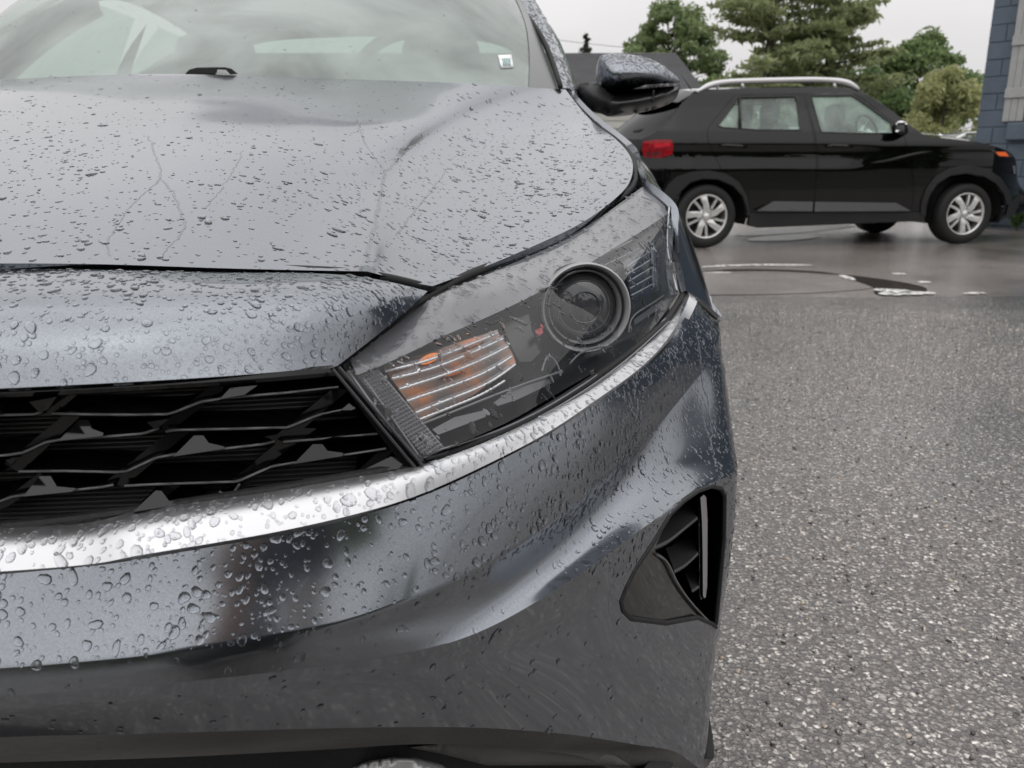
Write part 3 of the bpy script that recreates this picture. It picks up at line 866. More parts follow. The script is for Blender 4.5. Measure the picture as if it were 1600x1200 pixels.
hc3, hc35 = poly3(hc3), poly3(hc35) + np.linspace(0, 1, 8)[:, None] * W(0, 0, 0) - W(0, 0, .004) * np.sin(np.linspace(0.3, math.pi, 8))[:, None]
hood_rows = [mirror(hc4), mirror(hc35), mirror(hc3), mirror(hc2), mirror(hc1), np.array(hc0), np.array(hc1), np.array(hc2), np.array(hc3), np.array(hc35), np.array(hc4)]
def loft_fixed(rows, nu, nv):
    g = []
    for r_ in rows:
        p = np.asarray(r_, float)
        g.append(natural(np.arange(len(p)), p, np.linspace(0, len(p) - 1, nu)))
    g = np.stack(g)
    ds = np.linalg.norm(np.diff(g, axis=0), axis=2).mean(1)
    t = np.concatenate([[0], np.cumsum(ds)])
    qs = np.concatenate([np.linspace(t[i], t[i + 1], nv, endpoint=False) for i in range(len(rows) - 1)] + [[t[-1]]])
    return natural(t, g.reshape(len(rows), -1), qs).reshape(len(qs), nu, 3)
hood_g = loft(hood_rows, 110, 12, sharp=(2, 8))
def relax(g_, it):
    for _ in range(it):
        c_ = g_[1:-1, 1:-1]; a_ = (g_[:-2, 1:-1] + g_[2:, 1:-1] + g_[1:-1, :-2] + g_[1:-1, 2:]) / 4
        g_[1:-1, 1:-1] = c_ * .5 + a_ * .5
    return g_
rear_e = full([W(XC, 1.535, .941)] + PL((430, 120, 1.585), (600, 125.5, 1.675), (760, 132, 1.805), (866, 139, 1.985)) + [hc4[-1]])
rx = resample(rear_e, 400)
tgt = hood_g[:, -1, 0]
new_last = np.stack([tgt, np.interp(tgt, rx[:, 0], rx[:, 1]), np.interp(tgt, rx[:, 0], rx[:, 2])], 1)
dl = new_last - hood_g[:, -1]
wgt = np.clip((np.arange(110) - 40) / 69., 0, 1)[None, :, None] ** 1.3
hood_g = hood_g + dl[:, None, :] * wgt
hood_g = relax(hood_g, 9)
hood = sheet('hood', hood_g, GREY_PAINT, car, flange=0.02)

# ---- nose panel between hood and grille
n_top = full([W(XC, .560, .7155)] + PL((0, 420, .594), (200, 422, .60), (400, 426, .622), (560, 432, .647), (620, 443, .672), (668, 455, .705)))
n_mid = full([W(XC, .481, .693)] + PL((0, 512, 0.4970), (200, 508, 0.5060), (400, 502, 0.5310), (520, 500, 0.5660), (575, 506, 0.5940), (600, 515, 0.6120)))
n_bot = full([W(XC, .462, .6575)] + PL((0, 607, .476), (200, 597, .486), (400, 584, .512), (480, 577, .535), (520, 573, .552), (527, 572, .556)))
nose_g = loft([n_top, n_mid, n_bot], 160, 14)
nose = sheet('hood_front_panel', nose_g, GREY_PAINT, car, flange=0.02)

# ---- bumper skin
F0 = [W(XC, .446, .547)] + PL((0, 897, .467), (200, 875, .471), (400, 841, .489), (560, 806, .515), (660, 775, .542), (760, 730, .58), (860, 677, .642), (940, 623, .722), (1010, 570, .832), (1056, 514, .959), (1079, 467, 1.056), (1100, 483, 1.09), (1120, 500, 1.122)) + [W(.287, 1.16, .595)]
F1 = [W(XC, .4335, .5225)] + PL((0, 965, 0.4535), (200, 945, 0.4595), (400, 916, 0.4775), (560, 882, 0.5045), (660, 848, 0.5285), (760, 802, 0.5675), (860, 745, 0.6265), (940, 688, 0.7045), (1010, 628, 0.8045), (1065, 560, 0.9245), (1098, 530, 1.0045), (1125, 515, 1.0945)) + [W(.286, 1.14, .57)]
F2 = [W(XC, .418, .5)] + PL((0, 1044, .438), (200, 1027, .444), (400, 1001, .463), (560, 968, .49), (650, 935, .512), (750, 887, .552), (840, 832, .605), (920, 772, .678), (985, 712, .765), (1040, 650, .86), (1090, 590, .955), (1126, 548, 1.06)) + [W(.285, 1.12, .535)]
F3 = [W(XC, .4165, .4945)] + PL((0, 1060, .4365), (200, 1042, .4425), (400, 1018, .462), (560, 988, .492), (680, 955, .528), (790, 900, .585), (890, 835, .66), (975, 760, .75), (1045, 688, .84), (1100, 630, .94), (1133, 595, 1.02)) + [W(.284, 1.1, .515)]
F4 = [W(XC, .4155, .487)] + PL((0, 1073, .436), (200, 1056, .442), (400, 1034, .462), (560, 1008, .492), (690, 985, .5285), (800, 930, .5865), (900, 872, .645), (975, 815, .705), (1045, 752, .79), (1100, 710, .875), (1142, 680, .96)) + [W(.282, 1.085, .485)]
F5 = [W(XC, .4155, .478)] + PL((0, 1088, .436), (200, 1074, .4425), (400, 1054, .4625), (560, 1033, .493), (700, 1005, .5275), (830, 945, .584), (930, 880, .636), (1005, 825, .696), (1065, 783, .763), (1110, 756, .83), (1150, 735, .905)) + [W(.276, 1.0, .44), W(.280, 1.06, .44)]
F55 = [W(XC, .4165, .468)] + PL((0, 1095, .4375), (200, 1082, .444), (400, 1064, .465), (560, 1044, .4965), (700, 1018, .5315), (830, 966, .5905), (930, 908, .645), (1010, 856, .707), (1070, 815, .775), (1115, 790, .845), (1150, 772, .905)) + [W(.274, 1.0, .41), W(.279, 1.06, .41)]
F6 = [W(XC, .421, .452)] + PL((0, 1115, .442), (200, 1103, .449), (400, 1090, .471), (560, 1074, .503), (700, 1058, .54), (830, 1035, .602), (930, 1020, .66), (1020, 1010, .73), (1080, 1005, .80), (1121, 1000, .88)) + [W(.268, 1.0, .24), W(.274, 1.06, .24)]
F7 = [W(XC, .435, .425)] + PL((0, 1152, .458), (200, 1147, .464), (400, 1141, .486), (560, 1137, .522), (700, 1136, .562), (830, 1142, .618), (930, 1153, .67), (1010, 1166, .725), (1065, 1180, .775), (1104, 1195, .84)) + [W(.235, .95, .155), W(.255, 1.05, .155)]
fas_g = loft([full(r_) for r_ in (F0, F1, F2, F3, F4, F5, F55, F6, F7)], 640, 12, sharp=(2, 5))
VENT = np.array([(1047, 803), (1068, 783), (1090, 768), (1112, 760), (1127, 764), (1132.5, 775), (1131.5, 840), (1125, 915), (1118.5, 981), (1114, 977), (1090, 966), (1040, 975), (985, 968), (972, 955), (969, 940), (977, 920), (992, 890), (1020, 848)], float)
def px_of(c):
    d = np.asarray(c) - CAM
    fw = d[:, 1] * CP - d[:, 2] * SP_
    up = d[:, 1] * SP_ + d[:, 2] * CP
    return np.stack([800 + FPX * d[:, 0] / fw, 600 - FPX * up / fw], 1)
VENT_B = np.array([(950, 935), (965, 895), (995, 860), (1030, 800), (1062, 768), (1092, 750), (1122, 745), (1140, 757), (1142, 800), (1138, 860), (1130, 940), (1123, 1003), (1095, 990), (1030, 994), (975, 988), (952, 962)], float)
def vent_cut(c):
    sm = VENT_B.mean(0) + (VENT_B - VENT_B.mean(0)) * .93
    return ~(inside(sm, px_of(c)) & (c[:, 1] < .97)) & ~(inside(sm, px_of(mirror(c))) & (c[:, 1] < .97))
bumper = sheet('front_bumper', fas_g, GREY_PAINT, car, flange=0.0, drop=vent_cut)
fas_m, fas_n, _ = fas_g.shape
FAS = BVHTree.FromPolygons([tuple(v) for v in fas_g.reshape(-1, 3)], grid_faces(fas_m, fas_n))
def hit(tree, px, py, push=0.0):
    d = ray(px, py); d = d / np.linalg.norm(d)
    h = tree.ray_cast(Vector(CAM), Vector(d))
    if h[0] is None: return None
    return np.array(h[0]) + d * push

# ---- silver strip under headlight and grille
K_top = [W(XC, .467, .574)] + PL((0, 825, .487), (200, 802, .491), (400, 772, .508), (560, 745, .533), (655, 727, .549), (760, 690, .59), (860, 640, .668), (940, 587, .766), (1000, 542, .872), (1046, 499, 1.0), (1074, 459, 1.10))
K_bot = [W(XC, .440, .5475)] + PL((0, 893, .462), (200, 871, .465), (400, 837, .483), (560, 802, .509), (660, 771, .536), (760, 726, .574), (860, 673, .636), (940, 619, .716), (1010, 566, .826), (1056, 510, .955), (1077, 463, 1.052))
K_m1 = [a * .6 + b * .4 + W(0, -.0030, .0024) for a, b in zip(K_top, K_bot)]
K_m2 = [a * .2 + b * .8 + W(0, -.0016, .0007) for a, b in zip(K_top, K_bot)]
def full_i(row): return full(row)
chr_g = loft_fixed([full(K_top), full(K_m1), full(K_m2), full(K_bot)], 240, 6)
chrome = sheet('silver_trim_strip', chr_g, SILVER, car, flange=0.012)

# ---- headlight lens
T_ = PL((536, 571, .568), (600, 518, .630), (650, 481, .685), (690, 457, .72), (800, 408, .868), (900, 363, 1.01), (960, 324, 1.115), (1004, 292, 1.22))
T2 = PL((540, 578, .563), (610, 537, .613), (672, 489, .670), (722, 466, .712), (828, 424, .835), (920, 378, .968), (982, 338, 1.085), (1028, 308, 1.19))
K_ = PL((545, 588, .558), (620, 556, .595), (690, 520, .64), (750, 494, .70), (850, 447, .80), (935, 398, .92), (1000, 358, 1.055), (1045, 328, 1.165))
M_ = PL((590, 652, .543), (650, 630, .57), (720, 600, .605), (800, 562, .66), (880, 518, .737), (960, 464, .845), (1015, 425, .975), (1050, 396, 1.115))
B_ = PL((655, 720, .541), (700, 700, .556), (760, 675, .585), (820, 645, .623), (900, 598, .708), (970, 558, .806), (1016, 520, .912), (1059, 459, 1.078))
lens_g = loft_fixed([T_, T2, K_, M_, B_], 90, 14)
LENS = BVHTree.FromPolygons([tuple(v) for v in lens_g.reshape(-1, 3)], grid_faces(*lens_g.shape[:2]))
LENS_MAT = glass_mat('clear_lamp_plastic', (0.93, 0.94, 0.95), fog=0.006, fogcol=(.55, .56, .58), ior=1.40)
lens_pair = sheet('headlight', lens_g, LENS_MAT, car, both=True)
lens_pair[0]['label'] = 'wedge shaped headlight with amber turn signal and round projector, wet with rain'

def LIN(px, py, push):
    p = hit(LENS, px, py, push)
    if p is None:
        # just outside the outline: nearest inside point on the way to the lamp's middle
        for k in np.linspace(0, 1, 60):
            p = hit(LENS, px + (800 - px) * k, py + (560 - py) * k, 0)
            if p is not None:
                d = ray(px, py); d /= d[1]
                return CAM + d * p[1] + ray(px, py) / np.linalg.norm(ray(px, py)) * push
    return p

def lamp_pair(name, v, f, m, smooth=True, sa=40):
    a = mk(name, v, f, m, lens_pair[0], smooth, sa)
    mk(name, mirror(v), [tuple(reversed(q)) for q in f], m, lens_pair[1], smooth, sa)
    return a

LAMP_DARK = mat('lamp_housing_dark', (0.010, 0.010, 0.011), 0.35, spec=0.35)
LAMP_TRIM = mat('lamp_housing_grey', (0.07, 0.07, 0.075), 0.35)
LAMP_REFL = mat('lamp_reflector', (0.62, 0.62, 0.63), 0.18, 0.9)
LAMP_CLEAR = glass_mat('ribbed_clear_plastic', (0.86, 0.86, 0.88), fog=0.10, fogcol=(.6, .6, .62), ior=1.5)
AMBER = mat('amber_lamp', (0.55, 0.12, 0.012), 0.25, spec=0.6)
# housing: the lens pushed inwards, deeper in the middle
hm, hn, _ = lens_g.shape
depth = np.sin(np.linspace(0.02, math.pi - 0.02, hn))[None, :] ** .5 * np.interp(np.linspace(0, 1, hm), [0, .45, .75, .94, 1], [.008, .06, .09, .075, .012])[:, None]
dirs = lens_g - CAM; dirs /= np.linalg.norm(dirs, axis=2, keepdims=True)
hg = lens_g + dirs * (depth + .003)[..., None]
hv, hf = hg.reshape(-1, 3), grid_faces(hm, hn)
lamp_pair('housing', hv, face_cam(hv, hf), LAMP_DARK)
def lslab(name, poly, push, thick, m, step=7, sa=40):
    v, f = slab(np.array(poly, float), lambda x, y, d: LIN(x, y, push + d), thick, step)
    return lamp_pair(name, v, f, m, True, sa)
def q(x, y): return (500 + x / 2.667, 340 + y / 2.667)
# white upper inner bar (under the top of the lens)
lgd = lens_g[2:30, 2:-1] + dirs[2:30, 2:-1] * .006
lv_, lf_ = lgd.reshape(-1, 3), grid_faces(*lgd.shape[:2])
lamp_pair('light_guide', lv_, face_cam(lv_, lf_), mat('light_guide_grey', (0.15, 0.15, 0.16), 0.3))
# textured reflector along the inner edge
pr = [q(*p) for p in ((150, 655), (235, 622), (515, 955), (440, 1005))]
lslab('side_reflector', pr, .014, .006, mat('reflector_backing', (.20, .20, .21), .3, .4))
cells = []
A0, A1, A2, A3 = [np.array(p) for p in pr]
for i in range(26):
    for j in range(7):
        s0, s1 = (i + .12) / 26, (i + .88) / 26; t0, t1 = (j + .12) / 7, (j + .88) / 7
        def bl(s, t): return (A0 * (1 - s) + A3 * s) * (1 - t) + (A1 * (1 - s) + A2 * s) * t
        c4 = [LIN(*bl(s, t), .0135) for s, t in ((s0, t0), (s1, t0), (s1, t1), (s0, t1))]
        ap = LIN(*bl((s0 + s1) / 2, (t0 + t1) / 2), .0095)
        cells.append((np.array(c4 + [ap]), [(0, 1, 4), (1, 2, 4), (2, 3, 4), (3, 0, 4)]))
v_, f_ = join(*cells)
o_ = lamp_pair('reflector_prisms', v_, f_, mat('reflector_prism', (.5, .5, .52), .15, .7), False); o_['kind'] = 'stuff'; lens_pair[1].children[-1]['kind'] = 'stuff'
# turn signal chamber
ts = [(262, 622), (500, 545), (735, 468), (800, 560), (815, 605), (640, 740), (430, 850), (400, 815)]
TSB = mat('turn_signal_back', (.20, .10, .055), .25, .35)
nt = TSB.node_tree; b = nt.nodes['Principled BSDF']
tc = nt.nodes.new('ShaderNodeTexCoord'); nz = nt.nodes.new('ShaderNodeTexNoise'); nz.inputs['Scale'].default_value = 26; nz.inputs['Detail'].default_value = 3
nt.links.new(tc.outputs['Object'], nz.inputs['Vector'])
cr = nt.nodes.new('ShaderNodeValToRGB'); e = cr.color_ramp.elements
e[0].position = .36; e[0].color = (.13, .115, .11, 1); e[1].position = .66; e[1].color = (.62, .20, .05, 1)
k = e.new(.52); k.color = (.27, .15, .10, 1)
nt.links.new(nz.outputs['Fac'], cr.inputs[0]); nt.links.new(cr.outputs[0], b.inputs['Base Color'])
lslab('turn_signal', [q(*p) for p in ts], .030, .004, TSB)
for (cx_, cy_, rx_, ry_) in ((455, 588, 42, 20), (640, 520, 50, 16), (565, 640, 50, 15)):
    a_ = np.linspace(0, 2 * math.pi, 20, endpoint=False)
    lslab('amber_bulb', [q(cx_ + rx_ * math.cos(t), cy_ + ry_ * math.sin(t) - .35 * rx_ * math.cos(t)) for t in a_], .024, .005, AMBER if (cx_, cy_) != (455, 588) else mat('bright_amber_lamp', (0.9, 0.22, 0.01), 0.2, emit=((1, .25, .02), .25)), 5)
ribs = [((270, 640), (420, 605), (590, 545), (742, 482)), ((300, 672), (470, 628), (620, 570), (765, 505)), ((330, 716), (520, 655), (660, 600), (785, 538)), ((362, 766), (540, 705), (690, 645), (800, 580)), ((398, 815), (560, 750), (700, 690), (815, 612)), ((415, 842), (560, 785), (690, 728), (770, 680))]
for k, rb in enumerate(ribs):
    pth = resample(np.array([q(*p) for p in rb]), 40)
    p3 = np.array([LIN(x, y, .014) for x, y in pth])
    rr = np.where(np.arange(40) % 2 == 0, .0012, .0008)
    v_, f_ = tube(p3, rr, 6)
    lamp_pair('signal_rib', v_, f_, LAMP_REFL)
    # the frosted band above each bright rib
    if k < 5:
        band = np.concatenate([pth, pth[::-1] + np.array([[0, -6.5]])])
        lslab('ribbed_band', band, .016, .002, LAMP_CLEAR, 6)
# projector
def ringpts(cx, cy, rx, ry, push, n=64, a0=0, a1=2 * math.pi):
    return np.array([(cx + rx * math.cos(t), cy + ry * math.sin(t)) for t in np.linspace(a0, a1, n, endpoint=(a1 - a0) < 6)])
pc = q(1100, 372)
PC = LIN(*pc, .036)
vx = np.cross(ray(*pc), [0, 0, 1.0]); vx /= np.linalg.norm(vx)
ax = W(0.10, -1.0, 0.06); ax /= np.linalg.norm(ax)         # the projector looks forward and a little outward
ux = np.cross([0, 0, 1.0], ax); ux /= np.linalg.norm(ux); uz = np.cross(ax, ux)
def proj_lathe(profile, n=56):
    vs = []
    for r_, a_ in profile:
        for k in range(n):
            t = 2 * math.pi * k / n
            vs.append(PC + ax * a_ + r_ * (math.cos(t) * ux + math.sin(t) * uz))
    v = np.array(vs); f = grid_faces(len(profile), n, True)
    return v, face_cam(v, f, PC + ax * 2)
sc_ = np.linalg.norm(PC - CAM) / FPX / 2.667 * 1.0
R0 = 185 * sc_
RING = mat('projector_ring', (.34, .34, .35), .3, .25)
v_, f_ = proj_lathe([(R0 * 1.0, .0), (R0 * 1.0, .012), (R0 * .965, .0135), (R0 * .93, .012), (R0 * .90, .003)])
lamp_pair('projector_ring', v_, f_, RING)
v_, f_ = proj_lathe([(R0 * .90, .004), (R0 * .82, -.002)])
lamp_pair('projector_fluting', v_, f_, mat('projector_fluting_grey', (.13, .13, .135), .35, .2))
v_, f_ = proj_lathe([(R0 * .83, .004), (R0 * .815, .008), (R0 * .79, .004), (R0 * .775, -.012)])
lamp_pair('projector_bezel', v_, f_, RING)
v_, f_ = proj_lathe([(R0 * .78 * math.sin(t), -.012 + .018 * math.cos(t)) for t in np.linspace(1.5, 0.02, 12)])
lamp_pair('projector_lens', v_, f_, mat('projector_glass', (.055, .056, .06), .08, spec=.9, coat=.5))
for rr0, rr1, zz in ((.60, .56, .0), (.36, .33, .0055)):
    v_, f_ = proj_lathe([(R0 * rr0, zz - .001), (R0 * (rr0 + rr1) / 2, zz + .0012), (R0 * rr1, zz)])
    lamp_pair('projector_ridge', v_, f_, mat('projector_ridge_grey', (.16, .16, .165), .3))
v_, f_ = proj_lathe([(R0 * .95, -.03), (R0 * .95, .002)])
lamp_pair('projector_barrel', v_, f_, LAMP_DARK)
# louvres beside the projector
lslab('louvre_frame', [q(*p) for p in ((1262, 185), (1400, 95), (1412, 300), (1300, 352))], .03, .004, mat('lamp_blue_black', (.012, .016, .024), .12, spec=.7))
for k in range(5):
    s = k / 4
    a_, b_ = q(1278 + 18 * s, 205 + 120 * s), q(1385 + 5 * s, 135 + 140 * s)
    d_ = (0, 7.0)
    v_, f_ = slab(np.array([a_, b_, (b_[0], b_[1] + 6.5), (a_[0], a_[1] + 6.5)]), lambda x, y, d, y0=a_[1]: LIN(x, y, .020 + d), .003, 8)
    lamp_pair('louvre', v_, f_, mat('louvre_blue', (.03, .04, .055), .12))
    v_, f_ = tube(np.array([LIN(a_[0] + (b_[0] - a_[0]) * t, a_[1] + (b_[1] - a_[1]) * t, .0185) for t in np.linspace(0, 1, 8)]), .0008, 5)
    lamp_pair('louvre_lip', v_, f_, mat('louvre_edge_grey', (.34, .36, .38), .3, .5))
lslab('louvre_edge', [q(*p) for p in ((1378, 108), (1390, 102), (1394, 285), (1386, 292))], .016, .005, mat('louvre_edge_grey', (.34, .36, .38), .3, .5))
# daytime light bars at the foot
for bar in (((722, 772), (800, 715), (955, 672), (965, 690), (825, 757), (740, 785)), ((468, 882), (560, 832), (695, 800), (690, 830), (492, 905)), ((1308, 425), (1425, 342), (1432, 368), (1312, 447))):
    lslab('light_bar', [q(*p) for p in bar], .018, .004, mat('light_bar_grey', (.13, .13, .135), .3, .3), 5)
for ln in (((180, 585), (420, 470), (700, 360), (1000, 240), (1300, 95)), ((240, 560), (480, 470), (760, 365), (1040, 262), (1330, 130)), ((420, 862), (640, 775), (860, 690), (1010, 640)), ((1285, 480), (1300, 420), (1360, 372), (1432, 325)), ((925, 640), (958, 578), (985, 605), (1002, 660)), ((1040, 610), (1090, 563), (1150, 545), (1212, 536)), ((160, 640), (260, 775), (400, 975), (432, 1018)), ((120, 640), (300, 880), (430, 1025)), ((440, 985), (760, 880), (1060, 720), (1300, 545), (1440, 420)), ((440, 1005), (770, 897), (1080, 735), (1310, 565), (1455, 432))):
    p3 = np.array([LIN(x, y, .013) for x, y in resample(np.array([q(*p) for p in ln]), 30)])
    v_, f_ = tube(p3, .0009, 6)
    lamp_pair('lamp_moulding', v_, f_, mat('lamp_moulding_grey', (.17, .17, .18), .3, .4))
# stepped inner bezel between signal and projector
lslab('inner_bezel', [q(*p) for p in ((760, 445), (870, 400), (882, 470), (925, 555), (880, 600), (830, 600), (800, 540))], .034, .005, mat('lamp_bezel', (.012, .012, .013), .3))
lslab('red_marker', [q(*p) for p in ((895, 470), (925, 458), (930, 480), (905, 497))], .02, .004, mat('red_lamp_bit', (.25, .01, .01), .3))

# ---- grille
def Yg(x): return float(np.interp(x, [-1200, -400, 0, 200, 400, 520, 660], [.452, .468, .487, .495, .514, .545, .551]))
def GP(x, y, d): return P(x, y, Yg(x) + d)
def g(x, y): return (x / 2.424, 560 + y / 2.424)
grille = None
back_rows = [[P(x, y0, Yg(x) + .075) for x in (-1300, -800, -400, 0, 200, 400, 520, 640)] for y0 in (560, 700, 860)]
v_ = loft(back_rows, 40, 6)
grille = sheet('grille', v_, MATTE_BLACK, car)
def gpart(name, v, f, m, smooth=True, sa=30):
    mk(name, v, f, m, grille, smooth, sa)
    mk(name, mirror(v), [tuple(reversed(x)) for x in f], m, grille, smooth, sa)
def ext_left(p):  # continue the pattern to the car's centre
    return p
def shelf(pts, front=1.9, deep=.035, dy=0.0):
    pth = np.array([g(*p) for p in pts])
    vs = []
    for x, y in pth:
        a = GP(x, y - front, dy + .003); b = GP(x, y, dy); c = GP(x, y + front, dy + .0012)
        d = a + W(0, deep, .002); e = c + W(0, deep, -.004)
        vs += [d, a, b, c, e]
    v = np.array(vs)
    f = grid_faces(len(pth), 5)
    return v, face_cam(v, f, CAM)
zig = [
    [(-900, 238), (-500, 232), (-130, 222), (20, 218), (130, 215), (160, 206)],
    [(196, 212), (300, 215), (500, 217), (630, 215), (660, 208), (760, 168), (850, 154), (1100, 132), (1282, 112)],
    [(-800, 395), (-420, 392), (-60, 378), (40, 368), (90, 360), (170, 322), (235, 310), (400, 300), (545, 288), (602, 268)],
    [(628, 280), (660, 275), (900, 270), (1090, 265), (1210, 216), (1345, 190)],
    [(-520, 452), (-300, 440), (-110, 432), (-20, 432)],
    [(72, 432), (250, 430), (440, 434), (480, 432), (590, 380), (665, 366), (830, 348), (1000, 328), (1040, 316)],
    [(1072, 320), (1200, 310), (1430, 289)],
    [(-700, 590), (-300, 570), (-60, 556), (0, 545), (42, 528), (100, 519), (260, 505), (390, 490), (430, 482)],
    [(472, 486), (600, 480), (900, 470), (1030, 412), (1110, 399), (1300, 370), (1462, 345)],
    [(505, 582), (620, 562), (720, 545)],
    [(830, 508), (850, 520), (880, 520), (908, 478)],
    [(1338, 440), (1480, 420), (1525, 402)],
]
for z_ in zig:
    pz = resample(np.array([g(*p) for p in z_]), max(10, 6 * len(z_)), smooth=False)
    v_, f_ = tube(np.array([GP(x, y - 1.4, .0006) for x, y in pz]), .00085, 6)
    gpart('grille_bar_edge', v_, f_, mat('grille_edge_highlight', (.10, .10, .105), .2), True, 60)  # sky highlight along each bar, put into the grey of a thin tube
    v_, f_ = shelf(z_)
    gpart('grille_bar', v_, f_, GLOSS_BLACK, True, 25)
# slanted bars that tie the rows together
slants = [((120, 218), (200, 218), (310, 122), (238, 122)), ((15, 400), (75, 432), (320, 205), (260, 200)), ((565, 285), (640, 280), (880, 92), (812, 92)), ((395, 470), (470, 485), (730, 268), (660, 262)), ((1010, 320), (1080, 325), (1320, 120), (1262, 112)), ((830, 500), (905, 482), (1200, 265), (1120, 262)), ((-60, 590), (30, 560), (240, 425), (160, 425)), ((495, 582), (560, 575), (690, 478), (620, 478)), ((1335, 445), (1400, 440), (1500, 340), (1440, 345)), ((-330, 290), (-250, 290), (-110, 200), (-180, 200)), ((-420, 430), (-350, 430), (-150, 300), (-220, 300))]
for s_ in slants:
    c_ = np.mean(s_, axis=0)
    pg = np.array([g(*p) for p in s_])
    v_, f_ = slab(pg, lambda x, y, d, y0=pg[:, 1].min(): GP(x, y, .006 + d), .03, 9)
    gpart('grille_tie', v_, f_, GLOSS_BLACK, True, 30)
# facets that catch the sky
slants_done = True
facets = [((220, 312), (300, 232), (336, 234), (352, 268), (392, 282), (388, 294)), ((655, 372), (735, 292), (770, 292), (790, 320), (850, 334), (846, 342)), ((1112, 400), (1185, 325), (1222, 325), (1240, 350), (1300, 358), (1296, 370)), ((88, 523), (150, 446), (192, 446), (215, 485), (290, 492), (270, 505)), ((503, 582), (590, 500), (612, 502), (640, 540), (715, 542), (700, 550)), ((832, 154), (872, 112), (975, 102), (925, 138)), ((1290, 196), (1322, 170), (1346, 190), (1330, 196)), ((1340, 440), (1480, 372), (1505, 374), (1525, 400), (1510, 418)), ((-190, 240), (-110, 130), (-60, 140), (-20, 180), (10, 205)), ((110, 165), (215, 145), (180, 195), (150, 205)), ((555, 242), (640, 228), (590, 270)), ((1000, 296), (1075, 284), (1040, 312)), ((20, 385), (75, 372), (40, 402)), ((440, 440), (490, 432), (465, 458))]
fx = [f_ for f_ in facets if 0 <= f_[0][0] < 480]
facets += [tuple((x - 490 * k - 8, y + 9 * k) for x, y in f_) for f_ in fx for k in (1, 2, 3, 4)]
for s_ in [t_ for t_ in slants if -40 < t_[0][0] < 480]:
    for k in (2, 3, 4):
        pg = np.array([g(x - 490 * k, y + 9 * k) for x, y in s_])
        v_, f_ = slab(pg, lambda x, y, d: GP(x, y, .006 + d), .03, 9)
        gpart('grille_tie', v_, f_, GLOSS_BLACK, True, 30)
for z_ in ([(-2000, 250), (-880, 240)], [(-2000, 330), (-850, 322)], [(-2000, 405), (-790, 396)], [(-2000, 500), (-520, 470)], [(-2000, 598), (-690, 590)]):
    v_, f_ = shelf([z_[0], ((z_[0][0] + z_[1][0]) / 2, (z_[0][1] + z_[1][1]) / 2), z_[1]])
    gpart('grille_bar', v_, f_, GLOSS_BLACK, True, 25)
for fc in facets:
    pg = np.array([g(*p) for p in fc]); y1 = pg[:, 1].max(); big = len(fc) > 4
    dark = fc[0] in ((110, 165), (555, 242), (1000, 296), (20, 385), (440, 440))
    k_ = -.02 if dark else .00065 * 1.0
    v_, f_ = slab(pg, lambda x, y, d: GP(x, y, -.009 + (y1 - y) * (.0003 if not dark else -.0002) + d), .012, 9)
    gpart('grille_facet', v_, f_, GLOSS_BLACK, True, 25)
# shutter slats deep inside
for k in range(34):
    y0 = 588 + k * 6.9
    p3 = [P(x, y0 - .035 * (x - 100) + (0 if x < 300 else -(x - 300) * .02), Yg(x) + .055) for x in (-1250, -600, 0, 200, 400, 560)]
    p3 = np.array(p3)
    vs = np.concatenate([p3, p3 + W(0, -.010, -.0008), p3 + W(0, -.0102, -.0018), p3 + W(0, 0, -.0022)])
    f_ = grid_faces(4, 6)
    gpart('grille_slat', vs, face_cam(vs, f_), mat('slat_grey_black', (.16, .16, .16), .25))
# frame: right-hand bezel, top lip, bottom lip
bez = np.array([(518, 575), (528, 573), (562, 610), (662, 724), (648, 731), (630, 728), (600, 690)], float)
v_, f_ = slab(bez, lambda x, y, d: GP(x, y, -.004 + d + max(0, (600 - y)) * .0001), .03, 8)
gpart('grille_frame', v_, f_, GLOSS_BLACK)
for a_, b_, yy in (((520, 577), (648, 730), -.0065), ((530, 574), (660, 727), -.0085)):
    v_, f_ = tube([GP(*(np.array(a_) * (1 - s) + np.array(b_) * s), yy) for s in np.linspace(0, 1, 12)], .0011, 6)
    gpart('grille_frame_edge', v_, f_, mat('gloss_edge', (.05, .05, .055), .12))
topl = [W(XC, .468, .652)] + [P(x, y + 4.5, Yg(x) - .001 + .004) for x, y in ((0, 608), (200, 598), (400, 585), (520, 575))]
v_, f_ = tube(resample(topl, 40), .004, 8); gpart('grille_frame', v_, f_, GLOSS_BLACK)
botl = [W(XC, .480, .572)] + [P(x, y, yy + .004) for x, y, yy in ((0, 822, .487), (200, 799, .491), (400, 769, .508), (560, 742, .533), (650, 726, .549))]
v_, f_ = tube(resample(botl, 40), .0035, 8); gpart('grille_frame', v_, f_, MATTE_BLACK)

# ---- rubber seals in the shut lines
def seal(pts, r_=.005, both=True, m=None):
    p = resample(pts, 40)
    d = p - CAM; d /= np.linalg.norm(d, axis=1, keepdims=True)
    p = p + d * (r_ + .009)
    v_, f_ = tube(p, r_, 8)
    mk('seal', v_, f_, m or RUBBER, car)
    if both: mk('seal', mirror(v_), [tuple(reversed(x)) for x in f_], m or RUBBER, car)
seal([W(XC, .566, .7185)] + PL((0, 417, .60), (200, 418, .606), (400, 421, .63), (560, 428, .655), (672, 451, .715)), .004)
seal(PL((527, 575, .566), (594, 514, .636), (650, 476, .693), (690, 451, .728), (800, 404, .875), (900, 358, 1.02), (955, 319, 1.13), (991, 288, 1.24), (993, 265, 1.32), (984, 240, 1.47), (932, 193, 1.77), (888, 143, 2.04)), .0045)
seal([W(XC, .455, .546)] + PL((0, 896, .47), (200, 873, .474), (400, 839, .492), (560, 804, .518), (660, 773, .545), (760, 728, .583), (860, 675, .645), (940, 621, .725), (1010, 568, .835), (1056, 512, .962), (1078, 465, 1.058)), .003)
